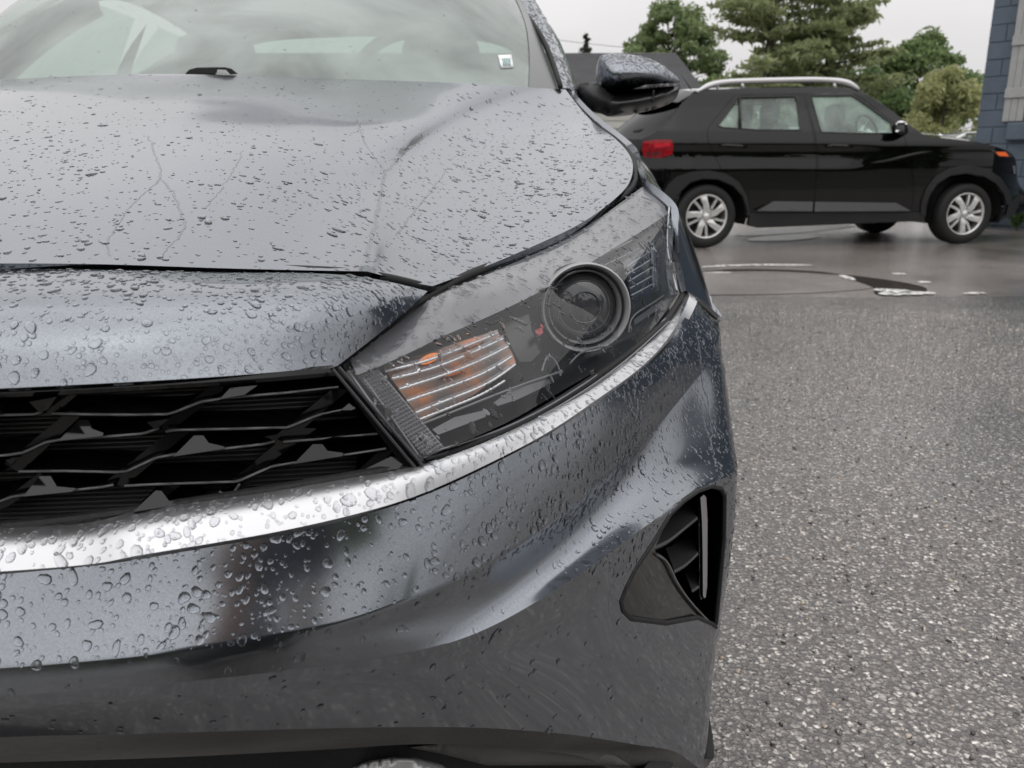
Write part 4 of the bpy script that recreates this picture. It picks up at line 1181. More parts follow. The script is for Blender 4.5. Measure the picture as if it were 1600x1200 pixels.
seal(PL((656, 726, .546), (760, 686, .588), (860, 635, .66), (940, 583, .752), (1000, 538, .858), (1046, 494, .985), (1068, 458, 1.08)), .004)
seal(PL((1076, 462, 1.06), (1100, 482, 1.09), (1122, 502, 1.122)), .0022)

# ---- front fender (wing) with wheel arch
def wing_cut(c): return np.hypot(c[:, 1] - 1.42, c[:, 2] - .295) > .335
ra = PL((1007, 293, 1.22), (997, 266, 1.31), (988, 239, 1.47), (964, 215, 1.62), (934, 192, 1.77), (893, 150, 2.0), (886, 138, 2.1))
rb = PL((1046, 326, 1.165), (1036, 300, 1.33), (1012, 270, 1.48), (983, 242, 1.66), (945, 207, 1.9), (908, 168, 2.13)) + [W(.165, 2.25, .93)]
rbb = PL((1049, 345, 1.155), (1062, 338, 1.22)) + [W(.255, 1.4, .725), W(.262, 1.6, .77), W(.255, 1.85, .82), W(.24, 2.12, .865), W(.235, 2.25, .875)]
rc = PL((1050, 385, 1.128), (1070, 385, 1.175), (1086, 392, 1.255)) + [W(.279, 1.45, .69), W(.284, 1.8, .74), W(.28, 2.25, .77)]
rd = PL((1061, 458, 1.085), (1091, 477, 1.135), (1115, 498, 1.17)) + [W(.289, 1.3, .60), W(.292, 1.8, .60), W(.292, 2.25, .60)]
re = [W(.285, 1.1, .45), W(.290, 1.35, .42), W(.292, 1.8, .42), W(.292, 2.25, .42)]
rf = [W(.272, 1.1, .17), W(.274, 1.5, .17), W(.272, 2.0, .17), W(.272, 2.25, .17)]
wing_g = loft([ra, rb, rbb, rc, rd], 80, 10)
fender = sheet('front_fender', wing_g, GREY_PAINT, car, flange=.01, drop=wing_cut, both=True)
wing2 = loft([rd, re, rf], 80, 10)
sheet('front_fender', wing2, GREY_PAINT, car, flange=.01, drop=lambda c: wing_cut(c) & (c[:, 1] > 1.42), both=True)
# wing edge along the lamp, its line of light put into a paler metal
v_, f_ = tube(resample(PL((1046, 322, 1.165), (1043, 352, 1.145), (1043, 390, 1.122), (1050, 425, 1.098), (1058, 456, 1.078)), 24), .0016, 6)
mk('fender_edge', v_, f_, mat('edge_highlight_metal', (.4, .41, .43), .15, .9), car)
# wheel in the arch
def wheel_mesh(r=.315, w=.205):
    return lathe([(r * .62, -w / 2 + .01), (r * .66, -w / 2), (r * .93, -w / 2 + .003), (r * .985, -w / 2 + .02), (r, -w / 2 + .045), (r, w / 2 - .045), (r * .985, w / 2 - .02), (r * .93, w / 2 - .003), (r * .66, w / 2), (r * .62, w / 2 - .01)], 48)
for wx in (.145, 2 * XC - .145):
    for wy in (1.42, 4.1):
        s = 1 if wx > 0 else -1
        v_, f_ = wheel_mesh(); w_o = mk('wheel', v_ + W(wx, wy, .315), f_, RUBBER, car)
        v_, f_ = lathe([(.205, .085 * s), (.198, .092 * s), (.19, .08 * s), (.185, .02 * s), (.182, -.06 * s)], 40)
        mk('rim', v_ + W(wx, wy, .315), f_, ALLOY, w_o)
        v_, f_ = lathe([(.18, -.02 * s), (.001, -.02 * s)], 30); mk('brake_disc', v_ + W(wx, wy, .315), f_, RUBBER, w_o)
        v_, f_ = lathe([(.05, .03 * s), (.04, .07 * s), (.001, .075 * s)], 24); mk('hub', v_ + W(wx, wy, .315), f_, ALLOY, w_o)
        for k in range(10):
            a_ = 2 * math.pi * (k // 2) / 5 + (.16 if k % 2 else -.16)
            v_, f_ = tube(np.array([W(wx + .062 * s, wy + .03 * math.cos(a_), .315 + .03 * math.sin(a_)), W(wx + .07 * s, wy + .12 * math.cos(a_), .315 + .12 * math.sin(a_)), W(wx + .078 * s, wy + .19 * math.cos(a_ * 1.0), .315 + .19 * math.sin(a_))]), [.016, .014, .017], 6)
            mk('spoke', v_, f_, ALLOY, w_o)

# ---- lower bumper: lip, dark intake, grey skid strip
l1 = F7
l2 = [W(XC, .455, .40)] + PL((0, 1192, .472), (200, 1186, .480), (400, 1177, .505), (560, 1168, .545), (620, 1164, .562), (700, 1163, .59), (830, 1172, .65), (930, 1190, .70)) + [W(.14, .76, .15), W(.19, .83, .15)]
lip_g = loft([full(l1), full(l2)], 200, 5)
sheet('bumper_lip', lip_g, TRIM_GREY, car, flange=.012)
ik = [[W(x, y, z) for x, y, z in ((XC, .56, zz), (-.2, .58, zz), (-.05, .64, zz), (.08, .74, zz), (.2, .92, zz))] for zz in (.42, .3, .15)]
sheet('lower_intake', loft([full(r_) for r_ in ik], 60, 6), MATTE_BLACK, car)
lw = [[W(XC, .50, .21), W(-.2, .52, .21), W(0, .60, .20), W(.14, .74, .18), W(.22, .9, .16)], [W(XC, .47, .19), W(-.2, .49, .19), W(0, .58, .18), W(.15, .73, .16), W(.235, .9, .145)], [W(XC, .52, .165), W(-.2, .54, .165), W(0, .62, .16), W(.14, .76, .14), W(.22, .92, .13)]]
sheet('lower_spoiler', loft([full(r_) for r_ in lw], 80, 6), MATTE_BLACK, car)
sk = np.array([(540, 1206), (575, 1193), (612, 1187), (650, 1189), (690, 1200), (705, 1210), (690, 1230), (560, 1230)], float)
v_, f_ = inflate(sk, .60, .008, .004, 2.5, rim=9)
mk('skid_trim', v_, f_, mat('skid_silver', (.5, .5, .5), .4, .5), car); mk('skid_trim', mirror(v_), [tuple(reversed(x)) for x in f_], mat('skid_silver', (.5, .5, .5), .4, .5), car)
v_, f_ = slab(np.array([(640, 1168), (720, 1158), (860, 1160), (960, 1180), (985, 1196), (760, 1196), (690, 1178)], float), lambda x, y, d: P(x, y, .60 + (x - 640) * .00035 + d), .02, 12)
mk('intake_trim', v_, f_, TRIM_GREY, car); mk('intake_trim', mirror(v_), [tuple(reversed(x)) for x in f_], TRIM_GREY, car)

# the skin round the vent, cut exactly to its outline
def skin_pt(x, y):
    p = hit(FAS, x, y, -.0002)
    return p if p is not None else VS(x, y, -.0002)
# ---- corner vent
def VS(x, y, push=0.0):
    p = hit(FAS, x, y, push)
    if p is None:
        for k in np.linspace(0, .6, 80):
            p = hit(FAS, x + (1040 - x) * k, y + (880 - y) * k, 0)
            if p is not None:
                d = ray(x, y) / np.linalg.norm(ray(x, y))
                return CAM + d * np.linalg.norm(p - CAM) + d * push
    return p
def vpart(name, v, f, m, parent=None, smooth=True, sa=35):
    a = mk(name, v, f, m, parent or car, smooth, sa)
    b = mk(name, mirror(v), [tuple(reversed(x)) for x in f], m, (vent_m if parent is not None else car), smooth, sa)
    return a, b
vent, vent_m = None, None
vp_, tri_ = fill(VENT_B, 4.5, [VENT])
v_ = np.array([skin_pt(x, y) for x, y in vp_]); tri_ = face_cam(v_, tri_)
mk('vent_surround', v_, tri_, GREY_PAINT, bumper); mk('vent_surround', mirror(v_), [tuple(reversed(x)) for x in tri_], GREY_PAINT, bumper)
rim_p = dens(VENT, 5)
rim3 = np.array([VS(x, y, .0) for x, y in rim_p])
# recess: walls going back into the bumper
deep = rim3 + W(-.015, .085, 0)
mid_ = rim3 + W(-.006, .03, 0)
rc_v = np.concatenate([rim3 * 1.0, mid_, deep])
rc_f = grid_faces(3, len(rim3), True)
cen3 = deep.mean(0)
rc_v = np.concatenate([rc_v, [cen3]])
k0 = 2 * len(rim3)
rc_f += [(k0 + i, k0 + (i + 1) % len(rim3), len(rc_v) - 1) for i in range(len(rim3))]
vent = mk('bumper_vent', rc_v, rc_f, mat('vent_black', (.004, .0045, .006), .2), car, True, 40)
vent_m = mk('bumper_vent', mirror(rc_v), [tuple(reversed(x)) for x in rc_f], mat('vent_black', (.004, .0045, .006), .2), car, True, 40)
p3 = np.concatenate([rim3, rim3[:1]])
v_, f_ = tube(p3 + W(0, .0015, 0), .0028, 6)
vpart('vent_rim', v_, f_, MATTE_BLACK, vent)
def vq(x, y): return (940 + x / 4, 740 + y / 4)
tri = [(425, 262), (330, 430), (225, 600), (160, 720), (125, 800), (138, 862), (175, 893), (400, 932), (680, 948), (600, 870), (520, 755), (450, 640), (400, 550), (375, 515), (340, 500), (330, 470)]
v_, f_ = slab(np.array([vq(*p) for p in tri]), lambda x, y, d: VS(x, y, .004 + d + .0004 * max(0, (x - 985) - (y - 880) * .5) * .3), .02, 5)
vpart('vent_cover', v_, f_, mat('vent_cover_grey', (.010, .0095, .009), .3, coat=.4, var=.3, vscale=60), vent)
for e_, dd, rr in (([(432, 240), (380, 335), (300, 465), (215, 610), (160, 715), (125, 800)], .0, .0011), ([(345, 505), (390, 535), (450, 640), (570, 820), (690, 945)], .004, .0016)):
    v_, f_ = tube(np.array([VS(*vq(*p), dd) for p in resample(np.array(e_, float), 24)]), rr, 6)
    vpart('vent_edge', v_, f_, mat('vent_edge_gloss', (.12, .12, .125), .15, .3), vent)
for fin in (((330, 470), (400, 440), (490, 375), (600, 285)), ((455, 620), (510, 590), (560, 550), (605, 505)), ((565, 742), (590, 728), (615, 705))):
    pp = resample(np.array([vq(*p) for p in fin]), 16)
    a_ = np.array([VS(x, y, .012) for x, y in pp])
    vs = np.concatenate([a_ + W(0, .05, .003), a_ + W(0, .002, .002), a_, a_ + W(0, .002, -.0025), a_ + W(0, .05, -.004)])
    f_ = grid_faces(5, 16)
    vpart('vent_fin', vs, face_cam(vs, f_), mat('vent_fin_gloss', (.03, .03, .032), .2), vent)
bl_ = [(618, 150), (640, 132), (655, 150), (663, 300), (662, 500), (660, 700), (652, 772), (640, 780), (634, 760), (632, 500), (628, 300)]
v_, f_ = slab(np.array([vq(*p) for p in bl_]), lambda x, y, d: VS(x, y, .006 + d), .012, 2.5)
vpart('vent_blade', v_, f_, mat('blade_silver', (.42, .42, .42), .3, .8), vent)
v_, f_ = slab(np.array([vq(*p) for p in ((606, 150), (622, 140), (632, 300), (634, 770), (622, 790), (612, 760))]), lambda x, y, d: VS(x, y, .012 + d), .05, 3)
vpart('vent_blade_foot', v_, f_, GLOSS_BLACK, vent)

# ---- windscreen, pillars, roof, cabin
GREEN_GLASS = glass_mat('wet_green_glass', (0.62, 0.76, 0.69), fog=.60, fogcol=(.66, .76, .72), ior=1.5)
SIDE_GLASS = glass_mat('car_side_glass', (0.60, 0.72, 0.66), fog=.05, ior=1.5)
wb = [W(XC, 1.56, .936)] + PL((430, 123, 1.61), (600, 128, 1.70), (760, 134, 1.83), (872, 141, 2.0))
w1 = [W(XC, 1.93, 1.145)] + [W(-.35, 1.95, 1.14), W(-.1, 2.04, 1.13)] + PL((838, 50, 2.32),)
wtp = [W(XC, 2.52, 1.395), W(-.35, 2.54, 1.385), W(-.15, 2.60, 1.37), W(-.02, 2.72, 1.335)]
ws_g = loft([full(wb), full(w1), full(wtp)], 80, 14)
windscreen = sheet('windshield', ws_g, GREEN_GLASS, car)
# black ceramic border
def lerp_edge(i, s): return ws_g[i]
bd_o = ws_g[:, -1]; bd_i = np.array([bd_o[k] + (ws_g[k, -6] - bd_o[k]) * np.interp(k, [0, len(ws_g) - 1], [.95, .35]) for k in range(len(ws_g))])
bv = np.concatenate([bd_o, bd_i]) + W(0, -.002, .002)
FRIT = mat('windshield_border_grey', (.10, .105, .105), .25, spec=.6)
bf = face_cam(bv, grid_faces(2, len(bd_o)))
mk('windshield_border', bv, bf, FRIT, windscreen); mk('windshield_border', mirror(bv), [tuple(reversed(x)) for x in bf], FRIT, windscreen)
# A-pillar
pin = PL((877, 138, 2.03), (848, 60, 2.30), (812, 0, 2.56)) + [W(.0, 2.72, 1.337)]
pmo = PL((893, 140, 2.06), (866, 70, 2.32), (830, 0, 2.6)) + [W(.025, 2.76, 1.325)]
pou = PL((912, 172, 2.16), (884, 95, 2.38), (852, 28, 2.62)) + [W(.06, 2.82, 1.285)]
pb = [W(.20, 2.3, .90), W(.17, 2.5, 1.03), W(.14, 2.72, 1.16), W(.085, 2.9, 1.26)]
pil = loft([pin, pmo, pou, pb], 30, 6)
sheet('a_pillar', pil, GREY_PAINT, car, flange=.01, both=True)
v_, f_ = tube(resample(PL((876, 136, 2.0), (842, 50, 2.31), (808, 0, 2.55)) + [W(-.01, 2.72, 1.337)], 20), .006, 6)
mk('windshield_seal', v_, f_, RUBBER, car); mk('windshield_seal', mirror(v_), [tuple(reversed(x)) for x in f_], RUBBER, car)
# cowl under the windscreen
cw = [rear_e + W(0, .002, -.03), full([p + W(0, .05, -.04) for p in wb])]
sheet('cowl', loft(cw, 40, 3), MATTE_BLACK, car)
# roof and tail, simple but whole
rt = [[W(XC, 2.52, 1.397), W(-.3, 2.54, 1.385), W(-.1, 2.66, 1.355), W(.0, 2.74, 1.335), W(.06, 2.84, 1.285)],
      [W(XC, 3.1, 1.435), W(-.3, 3.1, 1.43), W(-.1, 3.1, 1.405), W(.0, 3.1, 1.375), W(.06, 3.1, 1.32)],
      [W(XC, 3.7, 1.41), W(-.3, 3.7, 1.405), W(-.1, 3.7, 1.38), W(.0, 3.7, 1.34), W(.06, 3.7, 1.28)],
      [W(XC, 4.1, 1.355), W(-.3, 4.09, 1.345), W(-.1, 4.05, 1.32), W(.0, 4.03, 1.28), W(.06, 4.02, 1.22)]]
sheet('roof', loft([full(r_) for r_ in rt], 50, 8), GREY_PAINT, car, flange=.03)
rw = [rt[-1], [W(XC, 4.62, 1.08), W(-.3, 4.61, 1.08), W(-.1, 4.58, 1.07), W(.0, 4.56, 1.06), W(.07, 4.5, 1.04)]]
sheet('rear_window', loft([full(r_) for r_ in rw], 40, 5), glass_mat('rear_glass', (.62, .74, .68), ior=1.5), car)
sd_t = [W(.20, 2.25, .905), W(.21, 2.9, .945), W(.21, 3.6, .97), W(.2, 4.3, .99), W(.17, 4.75, 1.0)]
sd_m = [W(.28, 2.25, .77), W(.285, 2.9, .79), W(.285, 3.6, .80), W(.275, 4.3, .80), W(.23, 4.85, .8)]
sd_l = [W(.292, 2.25, .5), W(.292, 2.9, .5), W(.292, 3.6, .5), W(.285, 4.3, .5), W(.24, 4.95, .55)]
sd_b = [W(.272, 2.25, .17), W(.275, 2.9, .17), W(.275, 3.6, .17), W(.265, 4.3, .2), W(.22, 4.9, .25)]
sheet('body_side', loft([sd_t, sd_m, sd_l, sd_b], 60, 8), GREY_PAINT, car, flange=.01, both=True, drop=lambda c: np.hypot(c[:, 1] - 4.1, c[:, 2] - .315) > .36)
tl = [[W(XC, 4.62, 1.08), W(-.2, 4.6, 1.07), W(.07, 4.5, 1.04), W(.17, 4.45, 1.0)], [W(XC, 5.0, 1.02), W(-.2, 4.98, 1.02), W(.05, 4.9, 1.0), W(.17, 4.75, .98)], [W(XC, 5.08, .7), W(-.2, 5.05, .7), W(.1, 4.98, .7), W(.23, 4.86, .7)], [W(XC, 5.04, .25), W(-.2, 5.02, .25), W(.1, 4.95, .25), W(.22, 4.88, .25)]]
sheet('tail', loft([full(r_) for r_ in tl], 40, 6), GREY_PAINT, car)
# side windows and pillars between
def sidew(a, b):
    return loft([[W(.20 - .0, a, .91 + .03 * (a - 2.3)), W(.205, b, .91 + .03 * (b - 2.3))], [W(.135, (a + .15 if a < 2.6 else a), min(1.12, 1.12)), W(.135, b, 1.12)], [W(.062, max(a + .1, 2.86), 1.275), W(.062, b, 1.275)]], 8, 4)
for a_, b_ in ((2.35, 3.1), (3.2, 4.0)):
    sheet('side_window', sidew(a_, b_), SIDE_GLASS, car, both=True)
for a_, b_ in ((3.1, 3.2), (4.0, 4.5)):
    sheet('window_pillar', sidew(a_, b_), BLACK_PAINT, car, both=True)
INTERIOR = mat('cabin_grey', (.05, .05, .052), .7)
dsh = []
for yo, z_ in ((0, .93), (.16, .955), (.33, .972), (.42, .965), (.47, .93), (.49, .82), (.50, .65), (.50, .45)):
    dsh.append(full([W(XC, 1.64 + yo, z_), W(-.3, 1.67 + yo * .97, z_), W(.0, 1.86 + yo * .75, z_ - .012), W(.16, 2.04 + yo * .5, z_ - .025)]))
v_, f_ = loft(dsh, 40, 3), None
sheet('dashboard', v_, INTERIOR, car)
for sx in (-.24, -1.0):
    for sy in (2.95, 3.75):
        v1, f1 = bevel_box((sx, sy, .72), (.48, .16, .62), .06)
        st = mk('seat', v1, f1, INTERIOR, car)
        v1, f1 = bevel_box((sx, sy - .25, .42), (.5, .5, .18), .06); mk('seat_cushion', v1, f1, INTERIOR, st)
        v1, f1 = bevel_box((sx, sy + .05, 1.12), (.26, .11, .18), .045); mk('headrest', v1, f1, INTERIOR, st)
v_, f_ = box((XC, 3.3, .2), (1.6, 3.2, .06)); mk('floor_pan', v_, f_, MATTE_BLACK, car)
th = np.linspace(0, 2 * math.pi, 40)
v_, f_ = tube(np.stack([-.24 + .185 * np.cos(th), 2.28 - .06 * np.sin(th), .93 + .175 * np.sin(th)], 1), .015, 8, caps=False)
mk('steering_wheel', v_, f_, INTERIOR, car)
# interior mirror
v_, f_ = bevel_box((XC + .0, 2.36, 1.24), (.24, .03, .065), .012); mk('interior_mirror', v_, f_, MATTE_BLACK, car)
# sticker behind the glass
WSB = BVHTree.FromPolygons([tuple(v) for v in ws_g.reshape(-1, 3)], grid_faces(*ws_g.shape[:2]))
def WSP(x, y, push): 
    p = hit(WSB, x, y, push)
    return p if p is not None else P(x, y, 1.95)
v_, f_ = slab(np.array([(778, 86), (799, 85), (803, 106), (783, 107)], float), lambda x, y, d: WSP(x, y, -.004 + d), .002, 6)
stk = mk('windshield_sticker', v_, f_, mat('sticker_white', (.82, .84, .84), .4), windscreen)
for k in range(5):
    x0 = 785 + k * 2.6
    v_, f_ = slab(np.array([(x0, 91), (x0 + 1.5, 91), (x0 + 2.6, 103), (x0 + 1.1, 103)], float), lambda x, y, d: WSP(x, y, -.0052 + d), .0008, 6)
    mk('barcode_bar', v_, f_, mat('sticker_teal', (.12, .28, .27), .5), windscreen)
# wiper arm end over the cowl
wo = np.array([(289, 112), (296, 105), (308, 102), (330, 101.5), (352, 101.5), (362, 104), (372, 112), (360, 113), (353, 105.5), (340, 105), (338, 111), (332, 112.5), (305, 112.5)], float)
v_, f_ = slab(wo, lambda x, y, d: P(x, y + 3.5, 1.575 + d), .012, 1.5)
mk('wiper_arm', v_, f_, MATTE_BLACK, car)
v_, f_ = tube(PL((360, 124, 1.6), (430, 128, 1.63), (560, 132, 1.69)), .006, 6); mk('wiper_blade', v_, f_, RUBBER, car)
v_, f_ = slab(np.array([(300, 107), (332, 105.5), (337, 111), (304, 112)], float), lambda x, y, d: P(x, y + 3.5, 1.585 + d), .012, 3); mk('wiper_pivot', v_, f_, MATTE_BLACK, car)

# ---- door mirror
def mq(x, y): return (820 + x / 4, y / 4)
YM = 2.16
cap = [(458, 400), (475, 348), (510, 337), (560, 333), (640, 338), (720, 350), (800, 375), (870, 410), (925, 455), (962, 490), (970, 515), (930, 527), (780, 540), (690, 560), (600, 572), (510, 580), (480, 540), (452, 480)]
v_, f_ = inflate(round_poly([mq(*p) for p in cap], 2), YM, .09, .04, 2.5, .55)
mirror_p = mk('door_mirror', v_, f_, GREY_PAINT, car, True, 40); mk('door_mirror', mirror(v_), [tuple(reversed(x)) for x in f_], GREY_PAINT, car, True, 40)
low = [(362, 522), (455, 514), (505, 582), (600, 575), (690, 562), (780, 543), (968, 522), (972, 548), (950, 610), (920, 640), (860, 668), (760, 695), (650, 716), (590, 722), (560, 727), (530, 716), (495, 690), (420, 684), (385, 680), (372, 640)]
v_, f_ = inflate(round_poly([mq(*p) for p in low], 1), YM + .005, .08, .05, 2.5, .5, rim=14)
mk('mirror_housing', v_, f_, mat('mirror_black', (.006, .006, .007), .3, coat=.3), mirror_p, True, 40)
arm = [(330, 525), (380, 518), (460, 516), (500, 560), (560, 600), (640, 640), (655, 670), (630, 700), (560, 722), (495, 690), (395, 682), (360, 640)]
v_, f_ = inflate(round_poly([mq(*p) for p in arm], 1), YM - .03, .045, .10, 2.5, .5, rim=12)
mk('mirror_arm', v_, f_, MATTE_BLACK, mirror_p, True, 40)
sg = [(680, 556), (755, 530), (860, 523), (968, 519), (968, 535), (860, 542), (760, 552)]
v_, f_ = inflate([mq(*p) for p in sg], YM - .068, .012, .05, 2, .5)
mk('mirror_signal', v_, f_, mat('mirror_signal_grey', (.12, .12, .125), .12, spec=.8), mirror_p, True, 40)
v_, f_ = slab(np.array([mq(*p) for p in ((800, 565), (812, 562), (806, 640), (795, 640))]), lambda x, y, d: P(x, y, YM - .078 + d), .01, 3)
mk('mirror_groove', v_, f_, RUBBER, mirror_p)
# ============================================================ the black car across the lot
def c5(x, y): return (960 + x / 2.5, 80 + y / 2.5)
S_R, S_F = G(1103, 387.6), G(1505, 381.0)
SU = S_F - S_R; WBASE = np.linalg.norm(SU); SU = SU / WBASE
SV = W(-SU[1], SU[0], 0)
SW = 1.72
suv = thing('parked_car', 'black crossover with silver roof rails and alloy wheels parked side on across the lot', 'car', tuple((S_R + S_F) / 2 + SV * SW / 2))
def offz(z, u=0.0):
    k = float(np.clip((.66 * WBASE - u) / (.22 * WBASE), 0.0, 1.0))          # the door's hollow dies away forwards
    k = k * k * (3 - 2 * k)
    return float(np.interp(z, [.15, .30, .42, .52, .64, .74, .84, .895, .915, .965, 1.0, 1.095, 1.30, 1.45, 1.54, 1.7],
        [.075, .056, .034, .020, .013, .010, .010 + .018 * k, .013 + .019 * k, .012 + .019 * k, .012 + .001 * k, .019, .052, .165, .225, .285, .36]))
def offu(u):
    a = max(0, u - WBASE - .05); b = max(0, -.1 - u)
    return .34 * (a / .75) ** 2.2 + .26 * (b / .65) ** 2.0
def SPo(px, py, extra=0.0):
    off = .05
    for _ in range(7):
        d = ray(px, py)
        t = (np.dot(S_R - CAM, SV) + off) / np.dot(d, SV)
        p = CAM + d * t
        off = offz(p[2], np.dot(p - S_R, SU)) + min(.75, offu(np.dot(p - S_R, SU))) + extra
    return p
def SC5(x, y, e=0.0): return SPo(*c5(x, y), e)
def far(v):
    v = np.asarray(v, float).reshape(-1, 3)
    o = (v - S_R) @ SV
    return v + np.outer(SW - 2 * o, SV)
def spatch(name, outline, m, parent=None, holes=(), step=11, e=0.0, thick=.012, both=True, sa=30):
    vp, tri = fill(np.array(outline, float), step, [np.array(h, float) for h in holes])
    fr = np.array([SC5(x, y, e) for x, y in vp])
    n = len(vp); tri = face_cam(fr, tri)
    ed = {}
    for q_ in tri:
        for a, b in zip(q_, q_[1:] + q_[:1]): ed[(a, b)] = 1
    bk = fr + SV * thick
    side = [(b, a, a + n, b + n) for (a, b) in ed if (b, a) not in ed]
    v = np.concatenate([fr, bk]); f = tri + side
    o = mk(name, v, f, m, parent or suv, True, sa)
    o2 = mk(name, far(v), [tuple(reversed(x)) for x in f], m, parent if (parent is not None and parent.parent is None) else (far_of.get(parent.name, suv) if parent is not None else suv), True, sa) if both else None
    if o2 is not None: far_of[o.name] = o2
    return o
far_of = {}
def grow(poly, k):
    p = np.array(poly, float); c = np.roll(p, -1, 0) - np.roll(p, 1, 0)
    nrm = np.stack([c[:, 1], -c[:, 0]], 1); nrm /= np.linalg.norm(nrm, axis=1, keepdims=True) + 1e-9
    ar = np.sum(p[:, 0] * np.roll(p[:, 1], -1) - np.roll(p[:, 0], -1) * p[:, 1])
    return p + nrm * k * (1 if ar > 0 else -1)
body = [(265, 200), (300, 167), (340, 154), (480, 147), (600, 142), (850, 141), (948, 150), (1000, 176), (1080, 230), (1150, 285), (1212, 331), (1300, 341), (1400, 353), (1480, 371), (1535, 390), (1558, 407), (1570, 440), (1573, 500), (1583, 555), (1580, 600), (1560, 640), (1500, 662), (1480, 660),
        (1530, 600), (1518, 556), (1490, 520), (1440, 490), (1375, 478), (1310, 488), (1262, 520), (1230, 567), (1217, 620), (1212, 668), (1160, 665), (760, 682), (560, 690), (522, 682),
        (518, 620), (498, 567), (463, 529), (405, 503), (345, 501), (297, 515), (262, 548), (243, 600), (240, 655), (120, 640), (84, 600), (86, 520), (95, 420), (112, 345), (190, 300)]
rdoor = [(470, 173), (737, 168), (757, 250), (777, 322), (789, 430), (775, 628), (534, 630), (524, 566), (492, 514), (442, 478), (420, 466), (368, 350), (362, 314), (373, 290)]
fdoor = [(745, 168), (934, 165), (975, 190), (1092, 282), (1130, 332), (1160, 420), (1168, 560), (1160, 627), (783, 629), (798, 430), (786, 322), (766, 250)]
rwin = [(404, 292), (468, 207), (482, 181), (707, 177), (715, 200), (726, 309), (560, 308), (425, 299)]
fwin = [(768, 177), (928, 174), (966, 198), (1040, 252), (1080, 282), (1086, 321), (950, 321), (808, 317), (796, 280)]
BLACKM = mat('suv_black_paint', (.002, .002, .0022), .3, 0, .8, spec=.0, coat_rough=.01)
CLAD = mat('suv_cladding', (.016, .016, .017), .5, bump=.1, bscale=80, var=.2)
SGLASS = glass_mat('suv_tinted_glass', (.80, .92, .87), fog=.30, fogcol=(.74, .90, .83), ior=1.5)
bodyo = spatch('body', body, BLACKM, None, [grow(rdoor, 1.6), grow(fdoor, 1.6)], 8)
rd_o = spatch('door', rdoor, BLACKM, None, [rwin], 8, -.001)
fd_o = spatch('door', fdoor, BLACKM, None, [fwin], 8, -.001)
rw_l = [(404, 292), (468, 207), (482, 181), (486, 181), (492, 304), (425, 299)]; rw_r = [(492, 181), (707, 177), (715, 200), (726, 309), (560, 308), (498, 305)]
for pl_, par in ((rw_l, rd_o), (rw_r, rd_o), (fwin, fd_o)):
    spatch('window', pl_, SGLASS, par, (), 22, .012, .004)
FR = mat('window_surround', (.008, .008, .008), .35)
for wn, par in ((rwin, rd_o), (fwin, fd_o)):
    ring_ = grow(wn, 4)
    p3 = np.array([SC5(x, y, .001) for x, y in np.concatenate([dens(np.array(wn, float), 14), [wn[0]]])])
    v_, f_ = tube(p3, .008, 6, False); mk('window_trim', v_, f_, FR, par)
v_, f_ = tube(np.array([SC5(489, y, .004) for y in (180, 240, 306)]), .012, 6); mk('window_divider', v_, f_, FR, rd_o)
# creases pressed in the doors: a proud shoulder line and a hollow below it
def crease(pts, r_, e, m=BLACKM, name='body_crease', par=None):
    v_, f_ = tube(np.array([SC5(x, y, e) for x, y in resample(np.array(pts, float), 30)]), np.sin(np.linspace(.05, math.pi - .05, 30)) * r_ + .002, 8)
    mk(name, v_, f_, m, par or suv)
crease([(920, 440), (1050, 430), (1180, 400), (1300, 385)], .016, .010)
# lower door mouldings: lean back so they catch the sky
def leanslab(name, poly, y_top, y_bot, m):
    def fn(x, y, d): return SC5(x, y, np.interp(y, [y_top, y_bot], [-.002, -.05]) + d)
    vp, tri = fill(np.array(poly, float), 10)
    fr = np.array([fn(x, y, 0) for x, y in vp]); n = len(vp); tri = face_cam(fr, tri)
    ed = {}
    for q_ in tri:
        for a, b in zip(q_, q_[1:] + q_[:1]): ed[(a, b)] = 1
    v = np.concatenate([fr, fr + SV * .05]); f = tri + [(b, a, a + n, b + n) for (a, b) in ed if (b, a) not in ed]
    mk(name, v, f, m, suv, True, 30); mk(name, far(v), [tuple(reversed(x)) for x in f], m, suv, True, 30)
MOULD = mat('door_moulding_grey', (.02, .02, .021), .32, coat=.3)
leanslab('door_moulding', [(556, 624), (622, 586), (776, 588), (774, 625)], 586, 626, MOULD)
leanslab('door_moulding', [(784, 588), (1100, 592), (1158, 624), (782, 626)], 586, 626, MOULD)
# cladding: arches and sill
def ring_poly(o, i): return list(o) + list(reversed(i))
fa_o = [(1196, 640), (1200, 590), (1218, 538), (1255, 488), (1312, 456), (1380, 446), (1450, 457), (1508, 492), (1545, 545), (1556, 600)]
fa_i = [(1217, 640), (1219, 595), (1234, 556), (1264, 514), (1312, 484), (1376, 474), (1441, 486), (1492, 517), (1522, 556), (1533, 600)]
ra_o = [(190, 560), (212, 520), (246, 490), (305, 470), (370, 466), (438, 478), (488, 512), (518, 562), (530, 622), (530, 640)]
ra_i = [(238, 590), (260, 545), (296, 511), (345, 497), (405, 499), (465, 525), (501, 565), (518, 620), (519, 640)]
ra_i = [(225, 590), (258, 546)] + ra_i[2:]
arch_o = spatch('arch_trim', ring_poly(fa_o, fa_i), CLAD, None, (), 8, -.014, .05)
arch_r = spatch('arch_trim', ring_poly(ra_o, ra_i), CLAD, None, (), 8, -.014, .05)
spatch('sill_trim', [(531, 632), (760, 631), (1195, 629), (1212, 668), (1160, 662), (760, 680), (560, 688), (522, 680)], CLAD, None, (), 12, -.008, .05)
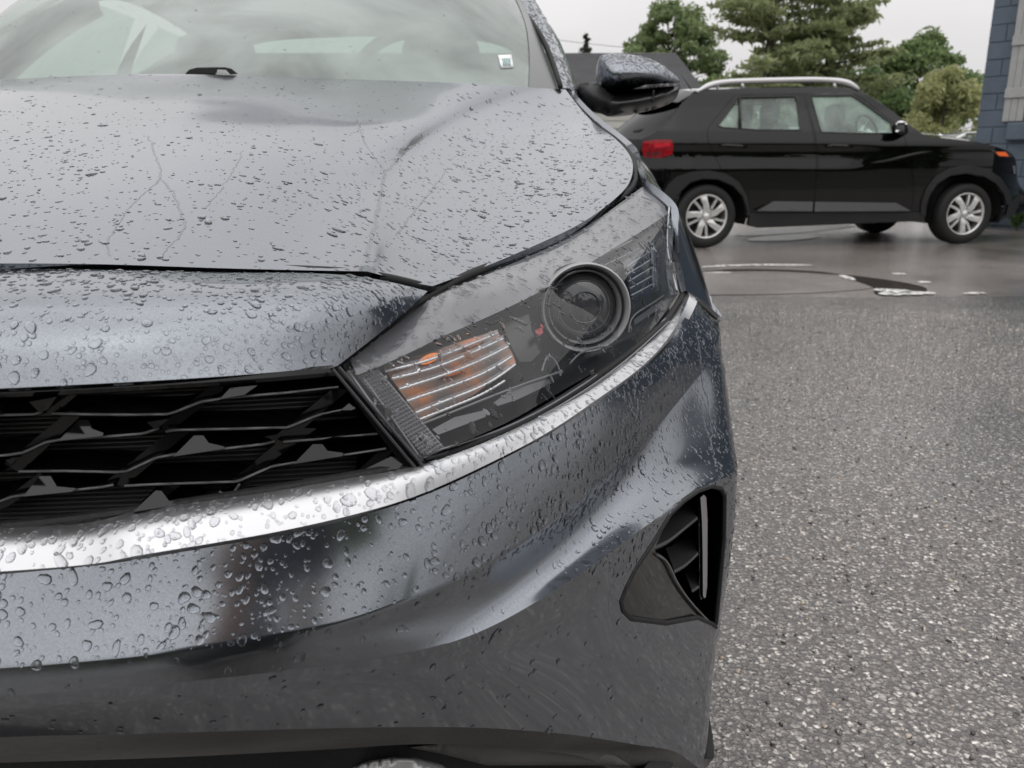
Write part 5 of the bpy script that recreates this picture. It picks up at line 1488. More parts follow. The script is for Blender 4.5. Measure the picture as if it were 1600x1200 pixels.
# inner wheel wells, underbody
UB = mat('underbody_black', (.008, .008, .008), .8)
for cx_, cy_ in ((365, 640), (1375, 635)):
    c = SC5(cx_, cy_, .05)
    a_ = np.linspace(-.25, math.pi + .25, 24)
    vs = np.array([c + SU * math.cos(t) * .40 + W(0, 0, math.sin(t) * .385) + SV * dd for dd in (0.0, .42) for t in a_])
    f_ = grid_faces(2, 24)
    vs2 = np.concatenate([vs, [c + SV * .42]]); f_ = f_ + [(24 + i, 25 + i, 48) for i in range(23)]
    mk('wheel_well', vs2, f_, UB, suv); mk('wheel_well', far(vs2), f_, UB, suv)
bp_ = [SC5(560, 684, .1), SC5(1160, 664, .1)]
mid_c = (bp_[0] + bp_[1]) / 2 + SV * (SW / 2 - .1)
mk('underbody', *box((mid_c[0], mid_c[1], .34), (3.0, 1.25, .16), math.atan2(SU[1], SU[0])), UB, suv, False)
mk('underbody', *box((mid_c[0] - SU[0] * 1.2, mid_c[1] - SU[1] * 1.2, .42), (1.2, 1.1, .14), math.atan2(SU[1], SU[0])), UB, suv, False)
# top surfaces
def top_loft(near, crown, fwd, name, m, nu=24, nv=5, flange=0.0):
    rows = []
    nr = np.array(near)
    fr = far(nr)
    for s in (0, .12, .3, .5, .7, .88, 1):
        k = 1 - (2 * s - 1) ** 2
        rows.append(nr * (1 - s) + fr * s + np.array([W(0, 0, c * k) for c in crown]) + np.outer(np.array(fwd) * k, SU))
    return sheet(name, loft_fixed(rows, nu, nv), m, suv, flange=flange)
roof_n = [SC5(x, y) for x, y in ((262, 200), (300, 167), (340, 153), (480, 146), (600, 141), (850, 140), (950, 150))]
top_loft(roof_n, [.02, .025, .03, .035, .04, .04, .035], [-.06, -.04, 0, 0, 0, 0, .12], 'roof', BLACKM)
ws_n = [SC5(x, y) for x, y in ((950, 150), (1000, 176), (1080, 230), (1150, 285), (1212, 331))]
top_loft(ws_n, [.035, .03, .03, .02, .02], [.12, .12, .14, .16, .18], 'windshield', SGLASS)
hd_n = [SC5(x, y) for x, y in ((1212, 331), (1300, 341), (1400, 353), (1480, 371), (1535, 390), (1558, 407))]
top_loft(hd_n, [.02, .06, .065, .06, .05, .04], [.18, .18, .18, .2, .22, .24], 'hood', BLACKM)
ns_n = [SC5(x, y) for x, y in ((1558, 407), (1570, 440), (1573, 500), (1583, 555), (1580, 600), (1560, 640))]
top_loft(ns_n, [.04, .02, 0, 0, 0, 0], [.24, .26, .27, .27, .26, .24], 'front_end', BLACKM)
rr_n = [SC5(x, y) for x, y in ((112, 345), (95, 420), (86, 520), (84, 600), (120, 640))]
top_loft(rr_n, [.02, 0, 0, 0, 0], [-.16, -.18, -.2, -.2, -.18], 'tailgate', BLACKM)
rg_n = [SC5(x, y) for x, y in ((265, 200), (235, 245), (190, 300), (112, 345))]
top_loft(rg_n, [.02, .02, .02, .02], [-.06, -.14, -.2, -.16], 'rear_window', glass_mat('suv_rear_glass', (.10, .11, .11), ior=1.5, boost=.6))
sp_n = [SC5(x, y) for x, y in ((318, 158), (268, 188), (248, 200))]
top_loft(sp_n, [.055, .05, .045], [-.06, -.14, -.16], 'rear_spoiler', BLACKM)
# roof rails
rail = [(322, 160), (352, 142), (392, 128), (440, 121), (520, 117), (700, 113), (850, 115), (905, 124), (935, 137), (958, 152)]
p3 = np.array([SC5(x, y, -.005) for x, y in resample(np.array(rail, float), 40)])
RAIL = mat('roof_rail_silver', (.55, .55, .56), .3, .8)
rr_ = np.interp(np.linspace(0, 1, 40), [0, .08, .2, .8, .93, 1], [.014, .030, .028, .028, .034, .014])
v_, f_ = tube(p3, rr_, 8); mk('roof_rail', v_, f_, RAIL, suv); mk('roof_rail', far(v_), f_, RAIL, suv)
for x in (500, 400, 860):
    v_, f_ = tube(np.array([SC5(x - 4, 121, 0), SC5(x + 4, 145, .01)]), .016, 6); mk('rail_foot', v_, f_, RAIL, suv)
# antenna
v_, f_ = tube(np.array([SC5(300, 150, .55), SC5(262, 92, .55)]), [.006, .003], 6); mk('antenna', v_, f_, MATTE_BLACK, suv)
# lamps
RED = mat('tail_lamp_red', (.22, .003, .008), .2, coat=.25, spec=.2, emit=((1, .01, .03), .035))
tl_o = spatch('tail_light', [(114, 352), (160, 346), (222, 346), (231, 368), (227, 402), (182, 416), (118, 414), (108, 385)], RED, None, (), 9, -.012, .03)
spatch('tail_light_bar', [(150, 360), (215, 358), (222, 370), (160, 378)], mat('tail_lamp_bright', (.45, .015, .03), .2, coat=.25, emit=((1, .03, .05), .07)), tl_o, (), 9, -.016, .006)
spatch('tail_light_bar', [(122, 392), (185, 392), (178, 408), (122, 410)], mat('tail_lamp_dark', (.10, .002, .006), .2, coat=.3), tl_o, (), 9, -.016, .006)
for x_ in (140, 168, 196):
    v_, f_ = tube(np.array([SC5(x_ + 4, 350, -.0155), SC5(x_ - 2, 380, -.0155), SC5(x_ - 8, 412, -.0155)]), .004, 5)
    mk('tail_light_rib', v_, f_, MATS['tail_lamp_dark'], tl_o)
spatch('headlight', [(1466, 386), (1498, 390), (1540, 394), (1560, 410), (1545, 414), (1500, 410)], glass_mat('suv_lamp', (.5, .5, .52), fog=.1), None, (), 8, -.008, .02)
spatch('front_marker', [(1490, 394), (1528, 393), (1541, 411), (1504, 409)], mat('marker_orange', (.75, .13, .03), .2, coat=.5, emit=((1, .2, .04), .15)), None, (), 6, -.014, .01)
spatch('fog_light', [(1556, 450), (1566, 446), (1569, 480), (1560, 478)], mat('fog_lamp_grey', (.3, .3, .32), .2, .6), None, (), 6, -.01, .01)
spatch('bumper_trim', [(1540, 600), (1583, 556), (1588, 575), (1580, 606), (1560, 642), (1502, 664), (1490, 660), (1530, 640)], CLAD, None, (), 8, -.012, .05)
spatch('bumper_trim', [(84, 560), (150, 545), (200, 560), (235, 600), (238, 655), (120, 645), (82, 600)], CLAD, None, (), 10, -.012, .05)
# handles, mirror, fender reflection plate
for hx in (415, 828):
    v_, f_ = tube(np.array([SC5(hx, 369 + (3 if hx > 500 else 0), -.012), SC5(hx + 25, 369, -.03), SC5(hx + 75, 371, -.03), SC5(hx + 103, 373, -.012)]), [.012, .017, .017, .012], 8)
    mk('door_handle', v_, f_, BLACKM, rd_o if hx < 500 else fd_o)
    mk('door_handle', far(v_), f_, BLACKM, far_of[(rd_o if hx < 500 else fd_o).name])
mo = [(1096, 285), (1104, 274), (1125, 270), (1140, 276), (1150, 298), (1148, 320), (1132, 330), (1104, 328), (1096, 310)]
def near_infl(name, poly, e, bulge, back, m, par):
    vp, tri = fill(round_poly(np.array(poly, float), 2), 5)
    d = edge_dist(round_poly(np.array(poly, float), 2), vp); h = bulge * (1 - (1 - d / d.max()) ** 2) ** .5
    fr = np.array([SC5(x, y, e - hh) for (x, y), hh in zip(vp, h)]); bk = np.array([SC5(x, y, e + back) for x, y in vp]); n = len(vp)
    tri = face_cam(fr, tri); ed = {}
    for q_ in tri:
        for a, b in zip(q_, q_[1:] + q_[:1]): ed[(a, b)] = 1
    v = np.concatenate([fr, bk]); f = tri + [tuple(i + n for i in reversed(q_)) for q_ in tri] + [(b, a, a + n, b + n) for (a, b) in ed if (b, a) not in ed]
    a = mk(name, v, f, m, par, True, 40)
    return a
mir = near_infl('door_mirror', mo, -.10, .05, .10, BLACKM, suv)
near_infl('mirror_cap', [(1098, 283), (1106, 274), (1125, 270), (1140, 277), (1146, 288), (1130, 282), (1112, 282), (1100, 292)], -.14, .02, .03, mat('mirror_cap_silver', (.75, .75, .76), .2, .8), mir)
near_infl('mirror_cap', [(1098, 308), (1120, 306), (1122, 313), (1098, 316)], -.14, .01, .02, mat('mirror_cap_silver', (.75, .75, .76), .2, .8), mir)
rwp = [(66, 318), (78, 302), (100, 296), (122, 298), (112, 308), (96, 318)]
near_infl('rear_wiper', rwp, -.01, .02, .06, MATTE_BLACK, suv)
# interior
SEAT = mat('suv_seat', (.035, .035, .037), .7)
for (x0, x1, y0, y1, dv) in ((585, 650, 245, 420, .35), (585, 648, 245, 420, 1.15), (835, 905, 265, 430, .35), (835, 905, 265, 430, 1.15)):
    a, b_ = SC5((x0 + x1) / 2, (y0 + y1) / 2, dv), None
    v_, f_ = bevel_box((a[0], a[1], .86), (.17, .46, .62), .06, math.atan2(SU[1], SU[0])); st = mk('seat', v_, f_, SEAT, suv)
    v_, f_ = bevel_box((a[0] - SU[0] * .05, a[1] - SU[1] * .05, 1.265), (.12, .26, .2), .045, math.atan2(SU[1], SU[0])); mk('headrest', v_, f_, SEAT, st)
a = SC5(860, 300, .38); th = np.linspace(0, 2 * math.pi, 30)
sc = SC5(985, 315, .42)
v_, f_ = tube(np.array([sc + SV * .18 * math.cos(t) + (W(0, 0, 1) * .9 - SU * .35) * .18 * math.sin(t) for t in th]), .014, 6, False); mk('steering_wheel', v_, f_, SEAT, suv)
d0 = SC5(1120, 345, .1); cc = d0 + SV * .75
mk('dashboard', *bevel_box((cc[0], cc[1], .95), (.55, 1.3, .14), .05, math.atan2(SU[1], SU[0])), SEAT, suv)
cc = SC5(1020, 235, .75); mk('interior_mirror', *bevel_box((cc[0], cc[1], cc[2]), (.03, .22, .07), .01, math.atan2(SU[1], SU[0])), MATTE_BLACK, suv)
# wheels
def suv_wheel(c, rot, flip=False):
    s = -1 if flip else 1
    n_ = -SV * s                                     # outward
    def LW(v):                                       # local x = outward, y = forward, z = up
        v = np.asarray(v).reshape(-1, 3); return c + np.outer(v[:, 0], n_) + np.outer(v[:, 1], SU) + np.outer(v[:, 2], [0, 0, 1.0])
    r_ = .302
    v_, f_ = lathe([(.205, .0), (.212, .012), (.245, .02), (.275, .016), (.292, .004), (.302, -.02), (.302, -.165), (.29, -.19), (.21, -.19)], 56)
    w = mk('wheel', LW(v_), f_, RUBBER, suv)
    v_, f_ = lathe([(.212, .004), (.208, .010), (.198, .008), (.192, -.006), (.188, -.05), (.186, -.15)], 56); mk('rim', LW(v_), f_, ALLOY, w)
    v_, f_ = lathe([(.185, -.075), (.12, -.085), (.02, -.085), (.001, -.085)], 40); mk('brake_disc', LW(v_), f_, mat('brake_dark', (.03, .03, .03), .4, .5), w)
    v_, f_ = lathe([(.001, .012), (.028, .011), (.033, .004), (.035, -.02)], 24); mk('hub_cap', LW(v_), f_, ALLOY, w)
    v_, f_ = lathe([(.035, -.006), (.07, -.008), (.078, -.02), (.08, -.05)], 30); mk('hub', LW(v_), f_, ALLOY, w)
    for k in range(5):
        a0 = rot + 2 * math.pi * k / 5
        def pol(r0, a): return (r0 * math.cos(a), r0 * math.sin(a))
        # broad blade, pinwheel-bent, and a thin companion
        for outl, nm in (([pol(.05, a0 - .55), pol(.10, a0 - .25), pol(.150, a0 - .05), pol(.198, a0 + .02), pol(.197, a0 + .36), pol(.150, a0 + .34), pol(.115, a0 + .30), pol(.07, a0 + .55)], 'spoke'), ([pol(.085, a0 + .50), pol(.13, a0 + .56), pol(.195, a0 + .62), pol(.195, a0 + .74), pol(.13, a0 + .74), pol(.085, a0 + .80)], 'spoke')):
            o2 = np.array(outl); vp, tri = fill(o2, .03)
            rr2 = np.hypot(vp[:, 0], vp[:, 1]); xo = np.interp(rr2, [.05, .12, .2], [.0, .010, .004]) - (.012 if len(outl) == 6 else 0)
            e_ = edge_dist(o2, vp); xo = xo + np.minimum(e_, .01) * .6
            fr = np.stack([xo, vp[:, 0], vp[:, 1]], 1); bk = fr - np.array([.03, 0, 0]); n = len(vp)
            ed = {}
            for q_ in tri:
                for a, b in zip(q_, q_[1:] + q_[:1]): ed[(a, b)] = 1
            v = LW(np.concatenate([fr, bk])); f = tri + [(b, a, a + n, b + n) for (a, b) in ed if (b, a) not in ed]
            mk(nm, v, f, ALLOY, w, True, 35)
        v_, f_ = lathe([(.001, .0), (.008, -.001), (.009, -.02)], 8); v_[:, 1] += .055 * math.cos(a0 + .6); v_[:, 2] += .055 * math.sin(a0 + .6); mk('lug_nut', LW(v_), f_, mat('lug_dark', (.12, .12, .12), .4, .6), w)
for cpx, rot in (((1103, 387.6), .35), ((1505, 381.0), .75)):
    g0 = G(*cpx)
    suv_wheel(g0 + W(0, 0, .298) + SV * .035, rot)
    suv_wheel(g0 + W(0, 0, .298) + SV * (SW - .035), rot, True)

# ============================================================ white cars beyond
WHITE = mat('white_car_paint', (.78, .79, .80), .25, coat=.8)
def sedan(name, label, loc, rz, group, m=WHITE):
    t = thing(name, label, 'car', loc, group)
    k, s_ = math.cos(rz), math.sin(rz)
    def LC(v):
        v = np.asarray(v, float).reshape(-1, 3)
        return np.stack([loc[0] + v[:, 0] * k - v[:, 1] * s_, loc[1] + v[:, 0] * s_ + v[:, 1] * k, loc[2] + v[:, 2]], 1)
    secs = [(-2.25, .55, .35, .72), (-2.2, .75, .25, .88), (-1.9, .85, .2, .97), (-1.2, .9, .2, .99), (0, .9, .2, .97), (1.0, .9, .2, .95), (1.7, .87, .2, .86), (2.1, .78, .24, .74), (2.25, .55, .35, .6)]
    rows = []
    for x, w, z0, z1 in secs:
        rows.append([(x, w * .9, z0), (x, w, z0 + .15), (x, w, (z0 + z1) / 2), (x, w * .97, z1 - .08), (x, w * .84, z1), (x, 0, z1 + .025), (x, -w * .84, z1), (x, -w * .97, z1 - .08), (x, -w, (z0 + z1) / 2), (x, -w, z0 + .15), (x, -w * .9, z0)])
    g_ = loft_fixed(rows, 40, 4); v = LC(g_); mk('body', v, grid_faces(*g_.shape[:2]), m, t)
    cab = [(-2.0, .70, .97, -1.75), (-1.3, .60, 1.36, -1.2), (-.5, .59, 1.43, -.5), (.25, .60, 1.40, .2), (1.1, .72, .98, .9)]
    rows = [[(x, w, z - .0), (x, w * .9, z + .02), (x, 0, z + .035), (x, -w * .9, z + .02), (x, -w, z)] for x, w, z, _ in cab[1:4]]
    g_ = loft_fixed(rows, 24, 5); mk('roof', LC(g_), grid_faces(*g_.shape[:2]), m, t)
    gl = glass_mat('white_car_glass', (.45, .52, .50), fog=.05, ior=1.5)
    def gq(name_, a, b_, c, d): 
        g2 = loft([[a, b_], [d, c]], 4, 4); mk(name_, LC(g2), grid_faces(*g2.shape[:2]), gl, t)
    for sy in (1, -1):
        gq('side_window', (-1.85, .80 * sy, .96), (1.0, .82 * sy, .95), (.3, .61 * sy, 1.385), (-1.25, .61 * sy, 1.35))
        for a, b_ in (((-1.88, .80), (-1.3, .605)), ((-.35, .83), (-.4, .60)), ((1.05, .80), (.25, .605))):
            v_, f_ = tube([(a[0], a[1] * sy, .96), (b_[0], b_[1] * sy, 1.38)], .035, 6); mk('pillar', LC(v_), f_, m, t)
    gq('windshield', (1.05, -.74, .97), (1.05, .74, .97), (.28, .58, 1.40), (.28, -.58, 1.40))
    gq('rear_window', (-1.95, -.72, .97), (-1.95, .72, .97), (-1.3, .58, 1.37), (-1.3, -.58, 1.37))
    for wx in (-1.35, 1.4):
        for sy in (1, -1):
            v_, f_ = lathe([(.18, -.1), (.3, -.1), (.315, -.07), (.315, .07), (.3, .1), (.18, .1)], 28, 'y'); w = mk('wheel', LC(v_ + W(wx, .80 * sy, .315)), f_, RUBBER, t)
            v_, f_ = lathe([(.19, .085 * sy), (.15, .05 * sy), (.001, .06 * sy)], 20, 'y'); mk('rim', LC(v_ + W(wx, .80 * sy, .315)), f_, ALLOY, w)
    for sy in (1, -1):
        v_, f_ = bevel_box((0, 0, 0), (.12, .4, .13), .03); mk('headlight', LC(v_ + W(2.12, .58 * sy, .66)), f_, mat('white_car_lamp', (.5, .5, .52), .15, .4), t)
        v_, f_ = bevel_box((0, 0, 0), (.1, .4, .14), .03); mk('tail_light', LC(v_ + W(-2.18, .58 * sy, .82)), f_, RED, t)
    return t
gset = 'white cars parked behind the black car'
sedan('parked_car', 'white car behind the tail of the black car, its roof showing at the left', (at(985, 17), 17, -.004), R(188), gset)
sedan('parked_car', 'white car seen through the rear side window of the black car', (at(1225, 16.5), 16.5, -.004), R(172), gset)
sedan('parked_car', 'white car seen through the front side window of the black car', (at(1345, 18.5), 18.5, -.004), R(184), gset)
sedan('parked_car', 'white car whose roof shows over the hood of the black car', (at(1500, 18.5), 18.5, -.004), R(176), gset)
# ============================================================ rain drops on the grey car
def drop_mesh(c, n, down, r, h, el, rg, M=10):
    """many small domes of water at once"""
    k = len(c)
    u = down - n * (down * n).sum(1, keepdims=True)
    u /= np.linalg.norm(u, axis=1, keepdims=True) + 1e-9
    # turn the long axis a little
    a0 = rg.normal(0, .5, (k, 1)); v = np.cross(n, u)
    u, v = u * np.cos(a0) + v * np.sin(a0), v * np.cos(a0) - u * np.sin(a0)
    t = np.linspace(0, 2 * math.pi, M, endpoint=False)[None]
    p2, p3 = rg.uniform(0, 6.28, (k, 1)), rg.uniform(0, 6.28, (k, 1))
    irr = np.clip(r / .003, .25, 1.1)[:, None]
    rad = 1 + irr * (.15 * np.cos(2 * t + p2) + .08 * np.cos(3 * t + p3) + .025 * rg.normal(0, 1, (k, M)))
    V = []
    for fr, fh in ((1.0, -.04), (.93, .38), (.66, .82), (.30, .985)):
        rr = r[:, None] * fr * (rad * (1 - .0) if fr > .6 else 1)
        V.append(c[:, None] + (np.cos(t) * rr * el[:, None])[..., None] * u[:, None] + (np.sin(t) * rr)[..., None] * v[:, None] + (h[:, None] * fh * np.ones_like(t))[..., None] * n[:, None])
    V.append((c + n * h[:, None])[:, None])
    V = np.concatenate(V, 1)
    nv = V.shape[1]
    F_ = []
    for ring in range(3):
        for j in range(M):
            a, b = ring * M + j, ring * M + (j + 1) % M
            F_ += [(a, b, b + M), (a, b + M, a + M)]
    for j in range(M): F_.append((3 * M + j, 3 * M + (j + 1) % M, 4 * M))
    F_ = np.array(F_)[None] + (np.arange(k) * nv)[:, None, None]
    return V.reshape(-1, 3), F_.reshape(-1, 3)

def surf_sample(grid, rg, n):
    m_, n_, _ = grid.shape
    a, b, c, d = grid[:-1, :-1].reshape(-1, 3), grid[:-1, 1:].reshape(-1, 3), grid[1:, 1:].reshape(-1, 3), grid[1:, :-1].reshape(-1, 3)
    nr = np.cross(c - a, d - b); ar = np.linalg.norm(nr, axis=1)
    cen = (a + b + c + d) / 4
    i = rg.choice(len(a), n, p=ar / ar.sum())
    s, t = rg.uniform(0, 1, (n, 1)), rg.uniform(0, 1, (n, 1))
    p = (a[i] * (1 - s) + b[i] * s) * (1 - t) + (d[i] * (1 - s) + c[i] * s) * t
    nn = nr[i] / (ar[i][:, None] + 1e-15)
    return p, nn
def vnoise(p, f, seed):
    rg = np.random.default_rng(seed); out = np.zeros(len(p))
    for _ in range(9):
        k = rg.normal(0, 1, 3) * f; out += np.sin(p @ k + rg.uniform(0, 6.28))
    return out / 3
def wet(parent, grid, n, rmed, sig, rmax, hk=.36, elong=(1.0, .15), where=None, seed=1, facing=.02, name='water_drops', spread=.82, M=10, frame=True):
    rg = np.random.default_rng(seed)
    p, nn = surf_sample(grid, rg, n * 45)
    vd = CAM - p; vd /= np.linalg.norm(vd, axis=1, keepdims=True)
    dt = (nn * vd).sum(1)
    sgn = np.sign(np.median(dt[np.abs(dt) > .1])) if np.any(np.abs(dt) > .1) else 1
    nn = nn * sgn; dt = dt * sgn
    pix = px_of(p)
    ok = (dt > facing) & (pix[:, 0] > -60) & (pix[:, 0] < 1660) & (pix[:, 1] > -60) & (pix[:, 1] < 1260)
    if not frame: ok = (dt > .02) & ~((pix[:, 0] > -60) & (pix[:, 0] < 1660) & (pix[:, 1] > -60) & (pix[:, 1] < 1260) & (p[:, 1] > .1))
    w = np.ones(len(p))
    if where is not None: w = where(p, pix)
    if grid is fas_g: w = w * ~(inside(VENT, pix) | inside(VENT, px_of(mirror(p))))
    w = w * np.clip(.75 + .35 * vnoise(p, 28, seed), .4, 1)
    ok &= rg.uniform(0, 1, len(p)) < w
    p, nn = p[ok], nn[ok]
    p, nn = p[:int(n * 1.5)], nn[:int(n * 1.5)]
    r = np.minimum(rmed * np.exp(rg.normal(0, sig, len(p))), rmax)
    o_ = np.argsort(-r); p, nn, r = p[o_], nn[o_], r[o_]
    cell = 2.2 * rmax; H = {}; keep = []
    for i in range(len(p)):
        if len(keep) >= n: break
        key = tuple((p[i] // cell).astype(int)); bad = False
        for dx in (-1, 0, 1):
            for dy in (-1, 0, 1):
                for dz in (-1, 0, 1):
                    for j in H.get((key[0] + dx, key[1] + dy, key[2] + dz), ()):
                        if (p[i] - p[j]) @ (p[i] - p[j]) < (spread * (r[i] + r[j])) ** 2: bad = True; break
                    if bad: break
                if bad: break
            if bad: break
        if not bad:
            keep.append(i); H.setdefault(key, []).append(i)
    keep = np.array(keep)
    # the list is sorted by size: thin it evenly when there are too many
    p, nn, r = p[keep], nn[keep], r[keep]
    el = np.clip(elong[0] + np.abs(rg.normal(0, elong[1], len(p))), .8, 3)
    down = np.tile([[0, 0, -1.0]], (len(p), 1))
    h = r * hk * rg.uniform(.8, 1.2, len(p))
    V, F_ = drop_mesh(p, nn, down, r, h, el, rg, M)
    o = big_mesh(name, V, F_, WATER, parent, 'stuff')
    return o
def hood_where(p, pix):
    # few and small near the windscreen, a crowd of them low on the right
    d = np.clip((pix[:, 1] - 150) / 160, .12, 1)
    return d
wet(hood, hood_g, 3000, .00095, .5, .003, .32, (1.1, .3), hood_where, 31)
wet(hood, hood_g, 230, .0026, .35, .0055, .25, (1.2, .4), lambda p, x: ((np.hypot((x[:, 0] - 400) / 170, (x[:, 1] - 350) / 75) < 1) | (x[:, 0] > 700)) * 1.0 + .06, 32)
wet(nose, nose_g, 330, .0017, .40, .0035, .32, (1.0, .25), None, 33)
wet(nose, nose_g, 1100, .00085, .35, .0015, .36, (1.0, .2), None, 34)
up_ = lambda p, x: np.where(x[:, 1] < np.interp(x[:, 0], [0, 560, 750, 920, 1040, 1130], [1050, 985, 905, 800, 720, 700]), 1.0, .07)
wet(bumper, fas_g, 560, .0016, .42, .0036, .38, (1.0, .3), lambda p, x: up_(p, x) * (x[:, 0] < 1010), 35)
wet(bumper, fas_g, 1800, .00065, .35, .0017, .45, (1.1, .3), up_, 36)
wet(bumper, fas_g, 1000, .0010, .4, .0026, .45, (1.5, .5), lambda p, x: ((x[:, 0] > 840) & (x[:, 1] < 900)) * 1.0 + .04 * (x[:, 1] > 900), 37)
wet(chrome, chr_g, 300, .0019, .42, .0044, .30, (1.0, .4), None, 38)
wet(chrome, chr_g, 450, .0009, .3, .0015, .36, (1.0, .3), None, 39)
wet(lens_pair[0], lens_g, 420, .0014, .45, .0036, .34, (1.5, .7), lambda p, x: np.where(x[:, 1] < 600 - .35 * (x[:, 0] - 520), 1, .55), 40)
wet(lens_pair[0], lens_g, 700, .0007, .3, .0012, .38, (1.3, .5), None, 41)
wet(fender[0], wing_g, 600, .0018, .4, .0040, .48, (1.5, .5), None, 42)
wet(fender[0], wing_g, 600, .0009, .3, .0015, .45, (1.2, .4), None, 43)
wet(hood, hood_g, 1500, .0014, .5, .004, .32, (1.1, .3), None, 51, M=8, frame=False)
wet(nose, nose_g, 900, .0013, .5, .0035, .32, (1.0, .2), None, 52, M=8, frame=False)
wet(bumper, fas_g, 900, .0013, .5, .0035, .36, (1.1, .3), lambda p, x: (p[:, 2] > .50) * 1.0, 53, M=8, frame=False)
wet(chrome, chr_g, 450, .0014, .5, .0035, .30, (1.0, .3), None, 54, M=8, frame=False)
wet(windscreen, ws_g, 420, .0009, .45, .0022, .34, (1.3, .4), None, 55, M=8)
# mirror cap and pillar
def obj_grid(o):
    me = o.data; loc = root_loc(o)
    v = np.array([x.co[:] for x in me.vertices]) + loc
    q_ = np.array([v[list(f.vertices)[:3] + [f.vertices[2]]] for f in me.polygons if len(f.vertices) == 3])
    return v, q_
mv, mq_ = obj_grid(mirror_p)
def tri_sample_grid(q3):
    # pack triangles as degenerate quads for surf_sample
    g_ = np.zeros((2, 2 * len(q3), 3)); g_[0, 0::2] = q3[:, 0]; g_[0, 1::2] = q3[:, 1]; g_[1, 0::2] = q3[:, 2]; g_[1, 1::2] = q3[:, 2]
    return g_
def surf_sample_tris(q3, rg, n):
    nr = np.cross(q3[:, 1] - q3[:, 0], q3[:, 2] - q3[:, 0]); ar = np.linalg.norm(nr, axis=1)
    i = rg.choice(len(q3), n, p=ar / ar.sum()); a = rg.uniform(0, 1, (n, 2)); fl = a.sum(1) > 1; a[fl] = 1 - a[fl]
    return q3[i, 0] + (q3[i, 1] - q3[i, 0]) * a[:, :1] + (q3[i, 2] - q3[i, 0]) * a[:, 1:], nr[i] / (ar[i][:, None] + 1e-15)
_ss = surf_sample
surf_sample = lambda g_, rg, n: surf_sample_tris(g_, rg, n) if g_.ndim == 3 and g_.shape[1] in (3, 4) and g_.shape[0] > 4 and g_.shape[1] != g_.shape[0] and getattr(wet, 'tri', False) else _ss(g_, rg, n)
wet.tri = True
wet(mirror_p, mq_[:, :3], 420, .0022, .4, .0045, .42, (1.3, .4), lambda p, x: np.where(x[:, 1] < 133, 1, .2), 44)
wet.tri = False
wet(car, pil, 420, .0024, .4, .005, .42, (1.4, .4), None, 45)
# trails where water has run
def trail(parent, tree, pts, w, hgt):
    pth = resample(np.array(pts, float), max(14, len(pts) * 7))
    pth[1:-1] += RNG.normal(0, 1.0, (len(pth) - 2, 2)) * np.array([1.3, .35])
    p3 = [hit(tree, x, y) for x, y in pth]
    ns = []
    ok = []
    for (x, y), p in zip(pth, p3):
        if p is None: continue
        d = ray(x, y); h_ = tree.ray_cast(Vector(CAM), Vector(d))
        n_ = np.array(h_[1]); n_ = n_ * (1 if n_ @ (CAM - p) > 0 else -1)
        ok.append(p); ns.append(n_)
    p3, ns = np.array(ok), np.array(ns)
    if len(p3) < 4: return
    t = np.gradient(p3, axis=0); t /= np.linalg.norm(t, axis=1, keepdims=True) + 1e-12
    s = np.cross(ns, t); s /= np.linalg.norm(s, axis=1, keepdims=True) + 1e-12
    ww = (w * (1 + .3 * RNG.normal(0, 1, len(p3)).cumsum() / 6).clip(.5, 1.6))[:, None]
    rows = [p3 - s * ww - ns * hgt * .1, p3 - s * ww * .6 + ns * hgt * .75, p3 + ns * hgt, p3 + s * ww * .6 + ns * hgt * .75, p3 + s * ww - ns * hgt * .1]
    v = np.concatenate(rows)
    mk('water_trail', v, face_cam(v, grid_faces(5, len(p3))), WATER, parent)
HOODT = BVHTree.FromPolygons([tuple(v) for v in hood_g.reshape(-1, 3)], grid_faces(*hood_g.shape[:2]))
for pts, w in (([(232, 212), (243, 245), (250, 275), (228, 300), (205, 320), (185, 350), (168, 385), (172, 400)], .0026), ([(250, 278), (268, 298), (282, 330), (288, 355), (268, 380), (250, 402)], .0026),
               ([(560, 195), (585, 245), (600, 268), (598, 290), (590, 330), (582, 365), (572, 410)], .0036), ([(640, 225), (612, 260), (600, 270)], .003), ([(700, 262), (672, 300), (640, 340), (618, 368)], .0026),
               ([(380, 235), (362, 270), (342, 300), (320, 325)], .0018)):
    trail(hood, HOODT, pts, w * .5, .00008)
for pts, w in (([(1062, 508), (1068, 545), (1082, 590), (1096, 640), (1110, 690), (1118, 730)], .0016), ([(1088, 520), (1094, 560), (1100, 600), (1108, 640), (1112, 700)], .0014), ([(1045, 545), (1052, 590), (1060, 605)], .0012)):
    trail(bumper, FAS, pts, w, .0006)
# ============================================================ behind the camera (seen only in reflections)
n_ = 15000
xs = RNG.uniform(-38, 38, n_); hs = 6.0 + 1.2 * np.sin(xs * .55) + .9 * np.sin(xs * 1.7 + 1)
c = np.stack([xs, -26 + RNG.normal(0, .9, n_), RNG.uniform(0, 1, n_) ** .8 * hs], 1)
v, f = leaves(c, .62, 1.3)
o = big_mesh('added_treeline', v, f, leaf_mat('shrub_leaf', (.13, .20, .085)), None, 'stuff', False)  # added out of view so the cars mirror something dark
tag(o, 'added line of trees out of view, to darken the reflections in the cars', 'trees')
